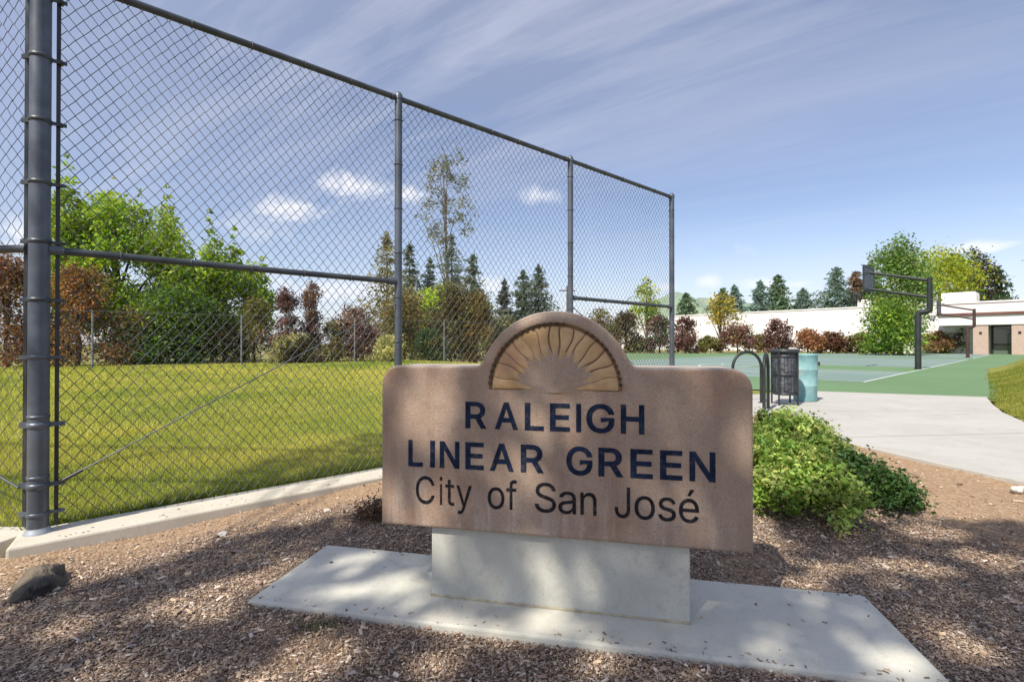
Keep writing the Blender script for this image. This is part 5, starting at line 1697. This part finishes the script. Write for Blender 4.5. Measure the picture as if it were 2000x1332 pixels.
M['rock'] = mat_noise('weathered_rock', (0.07, 0.065, 0.06), (0.20, 0.165, 0.12), 9, 0.9, 1.0, 30, c3=(0.045, 0.045, 0.05), s3=5, bd=0.03)
M['pale_rock'] = mat_noise('pale_stone', (0.5, 0.47, 0.42), (0.62, 0.59, 0.54), 20, 0.9, 0.3, 90)
rock('rock', 'weathered grey brown rock half buried in mulch at the left edge', (-2.02, 2.09, -0.03), (0.13, 0.07, 0.07), R(112), 3, M['rock'])
rock('rock', 'small pale stone lying beside the edge of the path', (3.50, 3.38, -0.01), (0.055, 0.03, 0.025), R(20), 5, M['pale_rock'])
for i, (x, y, sz) in enumerate(((-1.13, 2.98, 0.016), (-1.55, 2.62, 0.018), (1.32, 1.62, 0.014))):
    rock('pebble', ('pale pebble in the mulch in front of the kerb', 'pale pebble in the mulch near the thick fence post', 'pale pebble in the mulch right of the slab')[i], (x, y, -0.02), (sz*1.3, sz, sz*0.8), i, 20+i, M['pale_rock'], 'pebble')

r_ = np.random.default_rng(77)
o = empty('dry_shrub', (-0.80, 2.86, -0.04)); tag(o, 'small dead brown shrub beside the left edge of the sign', 'shrub')
p = r_.normal(0, 1, (1500, 3))*np.array([0.055, 0.05, 0.04])+np.array([0, 0, 0.05]); p[:, 2] = np.abs(p[:, 2])
link('foliage', leaf_mesh('foliage', p, 0.022, jitter((0.13, 0.08, 0.055), 1500, r_), 78, 0.35), M['leaf'], o)
m_ = MB()
for k in range(14):
    a = r_.uniform(0, 6.28); m_.tube([(0, 0, -0.02), (0.04*math.cos(a), 0.04*math.sin(a), 0.06), (0.08*math.cos(a), 0.08*math.sin(a), 0.09)], [0.004, 0.003, 0.001], 4)
m_.build('stem', M['bark'], o)
for (x, y, lab, n) in ((-0.70, 1.76, 'small green weed growing in front of the slab left end', 90),):
    p = np.column_stack([r_.normal(0, 0.045, n)+x, r_.normal(0, 0.025, n)+y])
    o = link('weed', blades('weed', p-np.array([x, y]), np.zeros(n), 0.012, 0.045, 0.004, (0.09, 0.11, 0.05), (0.17, 0.18, 0.09), None, 90+n), M['grass'])
    o.location = (x, y, -0.02); tag(o, lab, 'weed')

# ------------------------------------------------------------------ the tree behind the camera that shades the sign
def gp_(px, py, z=0.0):
    D = (CAM_H-z)*950.0/(py-672)
    return ((px-1000)/950.0*D, D)


def sdw(px, py):
    """where the shadow ray through a point of the panel front meets the ground"""
    t, z = panel_uv(px, py)
    P = spt(t, PN, z)
    k = z/math.tan(SUN_EL)
    return (P.x+SH.x*k, P.y+SH.y*k)


def shade_tree():
    r = np.random.default_rng(400)
    # ground areas in shade
    full = [gp_(470, 1185), gp_(640, 1050), gp_(700, 1000), sdw(735, 718), sdw(930, 716), sdw(955, 655), sdw(1010, 622), sdw(1080, 612), sdw(1150, 622), sdw(1205, 655), sdw(1232, 716), sdw(1480, 722), gp_(1500, 1000), gp_(1720, 1015), gp_(1850, 1010), gp_(1990, 1010),
            (3.6, 2.1), (3.2, 1.2), (1.0, 0.9), (-0.3, 1.0), gp_(700, 1345)]
    band = [gp_(-40, 1165), gp_(200, 1110), gp_(420, 1050), gp_(600, 1015), gp_(740, 985), gp_(840, 1000), gp_(840, 1075), gp_(640, 1065), gp_(500, 1105), gp_(330, 1150), gp_(150, 1195), gp_(-40, 1260)]
    front = [gp_(-100, 1270), gp_(200, 1215), gp_(520, 1190), gp_(760, 1345), gp_(500, 1500), (-1.6, 0.9)]
    holes = []            # (x, y, rx, ry)
    def hole(p, a, b_):
        holes.append((p[0], p[1], a, b_))
    hole(gp_(765, 1140), 0.09, 0.065); hole(gp_(705, 1088), 0.085, 0.03); hole(gp_(680, 1155), 0.05, 0.035); hole(gp_(870, 1215), 0.07, 0.035)
    hole(gp_(1060, 1215), 0.05, 0.06); hole(gp_(1745, 1290), 0.07, 0.05); hole(gp_(960, 1225), 0.05, 0.03); hole(gp_(1180, 1275), 0.03, 0.03)
    hole(sdw(835, 775), 0.05, 0.07); hole(sdw(825, 820), 0.06, 0.06); hole(sdw(845, 1005), 0.06, 0.03); hole(sdw(1035, 925), 0.025, 0.04); hole(sdw(880, 750), 0.025, 0.03); hole(sdw(770, 990), 0.03, 0.04)
    hole(sdw(1060, 1105), 0.025, 0.05); hole(sdw(855, 1075), 0.03, 0.04); hole(sdw(1055, 830), 0.02, 0.02)
    hole(gp_(1820, 1035), 0.16, 0.09); hole(gp_(1560, 1130), 0.1, 0.05); hole(gp_(1780, 1100), 0.14, 0.07); hole(gp_(1930, 1090), 0.12, 0.09); hole(gp_(1900, 1250), 0.08, 0.06); hole(gp_(1620, 1100), 0.12, 0.05)
    hole(gp_(620, 1280), 0.08, 0.05); hole(gp_(850, 1290), 0.07, 0.04)
    pts = []
    def fill(poly, dens, edge=0.0):
        po_ = np.array(poly)
        lo, hi = po_.min(0), po_.max(0)
        n = int(dens*np.prod(hi-lo))
        p = np.column_stack([r.uniform(lo[0], hi[0], n), r.uniform(lo[1], hi[1], n)])
        pts.append(p[in_poly(p, poly)])
    fill(full, 1280); fill(band, 1000)
    fill([gp_(260, 985), gp_(400, 935), gp_(540, 890), gp_(700, 852), gp_(800, 840), gp_(800, 880), gp_(560, 925), gp_(400, 972)], 420)
    # patchy foliage over the near left
    n = 800
    po_ = np.array(front); lo, hi = po_.min(0), po_.max(0)
    c = np.column_stack([r.uniform(lo[0], hi[0], 20), r.uniform(lo[1], hi[1], 20)])
    k = r.integers(0, 20, n)
    p = c[k]+r.normal(0, 0.07, (n, 2))
    pts.append(p[in_poly(p, front)])
    p = np.vstack(pts)
    p += r.normal(0, 0.015, p.shape)
    m_ = np.ones(len(p), bool)
    for (hx, hy, a, b_) in holes:
        wob = 1+0.25*np.sin(5*np.arctan2(p[:, 1]-hy, p[:, 0]-hx)+hx*9)
        m_ &= ((p[:, 0]-hx)/(a+0.035))**2+((p[:, 1]-hy)/(b_+0.035))**2 > wob
    p = p[m_]
    hh = r.uniform(6.4, 8.6, len(p))
    k = hh/math.tan(SUN_EL)
    P = np.column_stack([p[:, 0]-SH.x*k, p[:, 1]-SH.y*k, hh])
    base = Vector((-4.6, -4.9, -0.06))
    root = empty('shade_tree', base)
    tag(root, 'leafy tree behind the camera that shades the sign', 'tree')
    link('crown', leaf_mesh('crown', P-np.array(base), 0.10, jitter((0.10, 0.16, 0.03), len(P), r), 401, 0.6, 0.6), M['leaf'], root)
    m1 = MB()
    m1.tube([(0, 0, -0.1), (0.03, 0.05, 2.0), (0.12, 0.16, 4.4), (0.2, 0.3, 5.8)], [0.19, 0.16, 0.13, 0.08], 12)
    for i in r.choice(len(P), 26, replace=False):
        e = Vector(P[i]-np.array(base)); s_ = Vector((0.12, 0.16, r.uniform(4.0, 5.5)))
        m1.tube([s_, s_.lerp(e, 0.5)+Vector((0, 0, 0.35)), e], [0.035, 0.02, 0.005], 6)
    m1.build('trunk', M['bark'], root)


shade_tree()
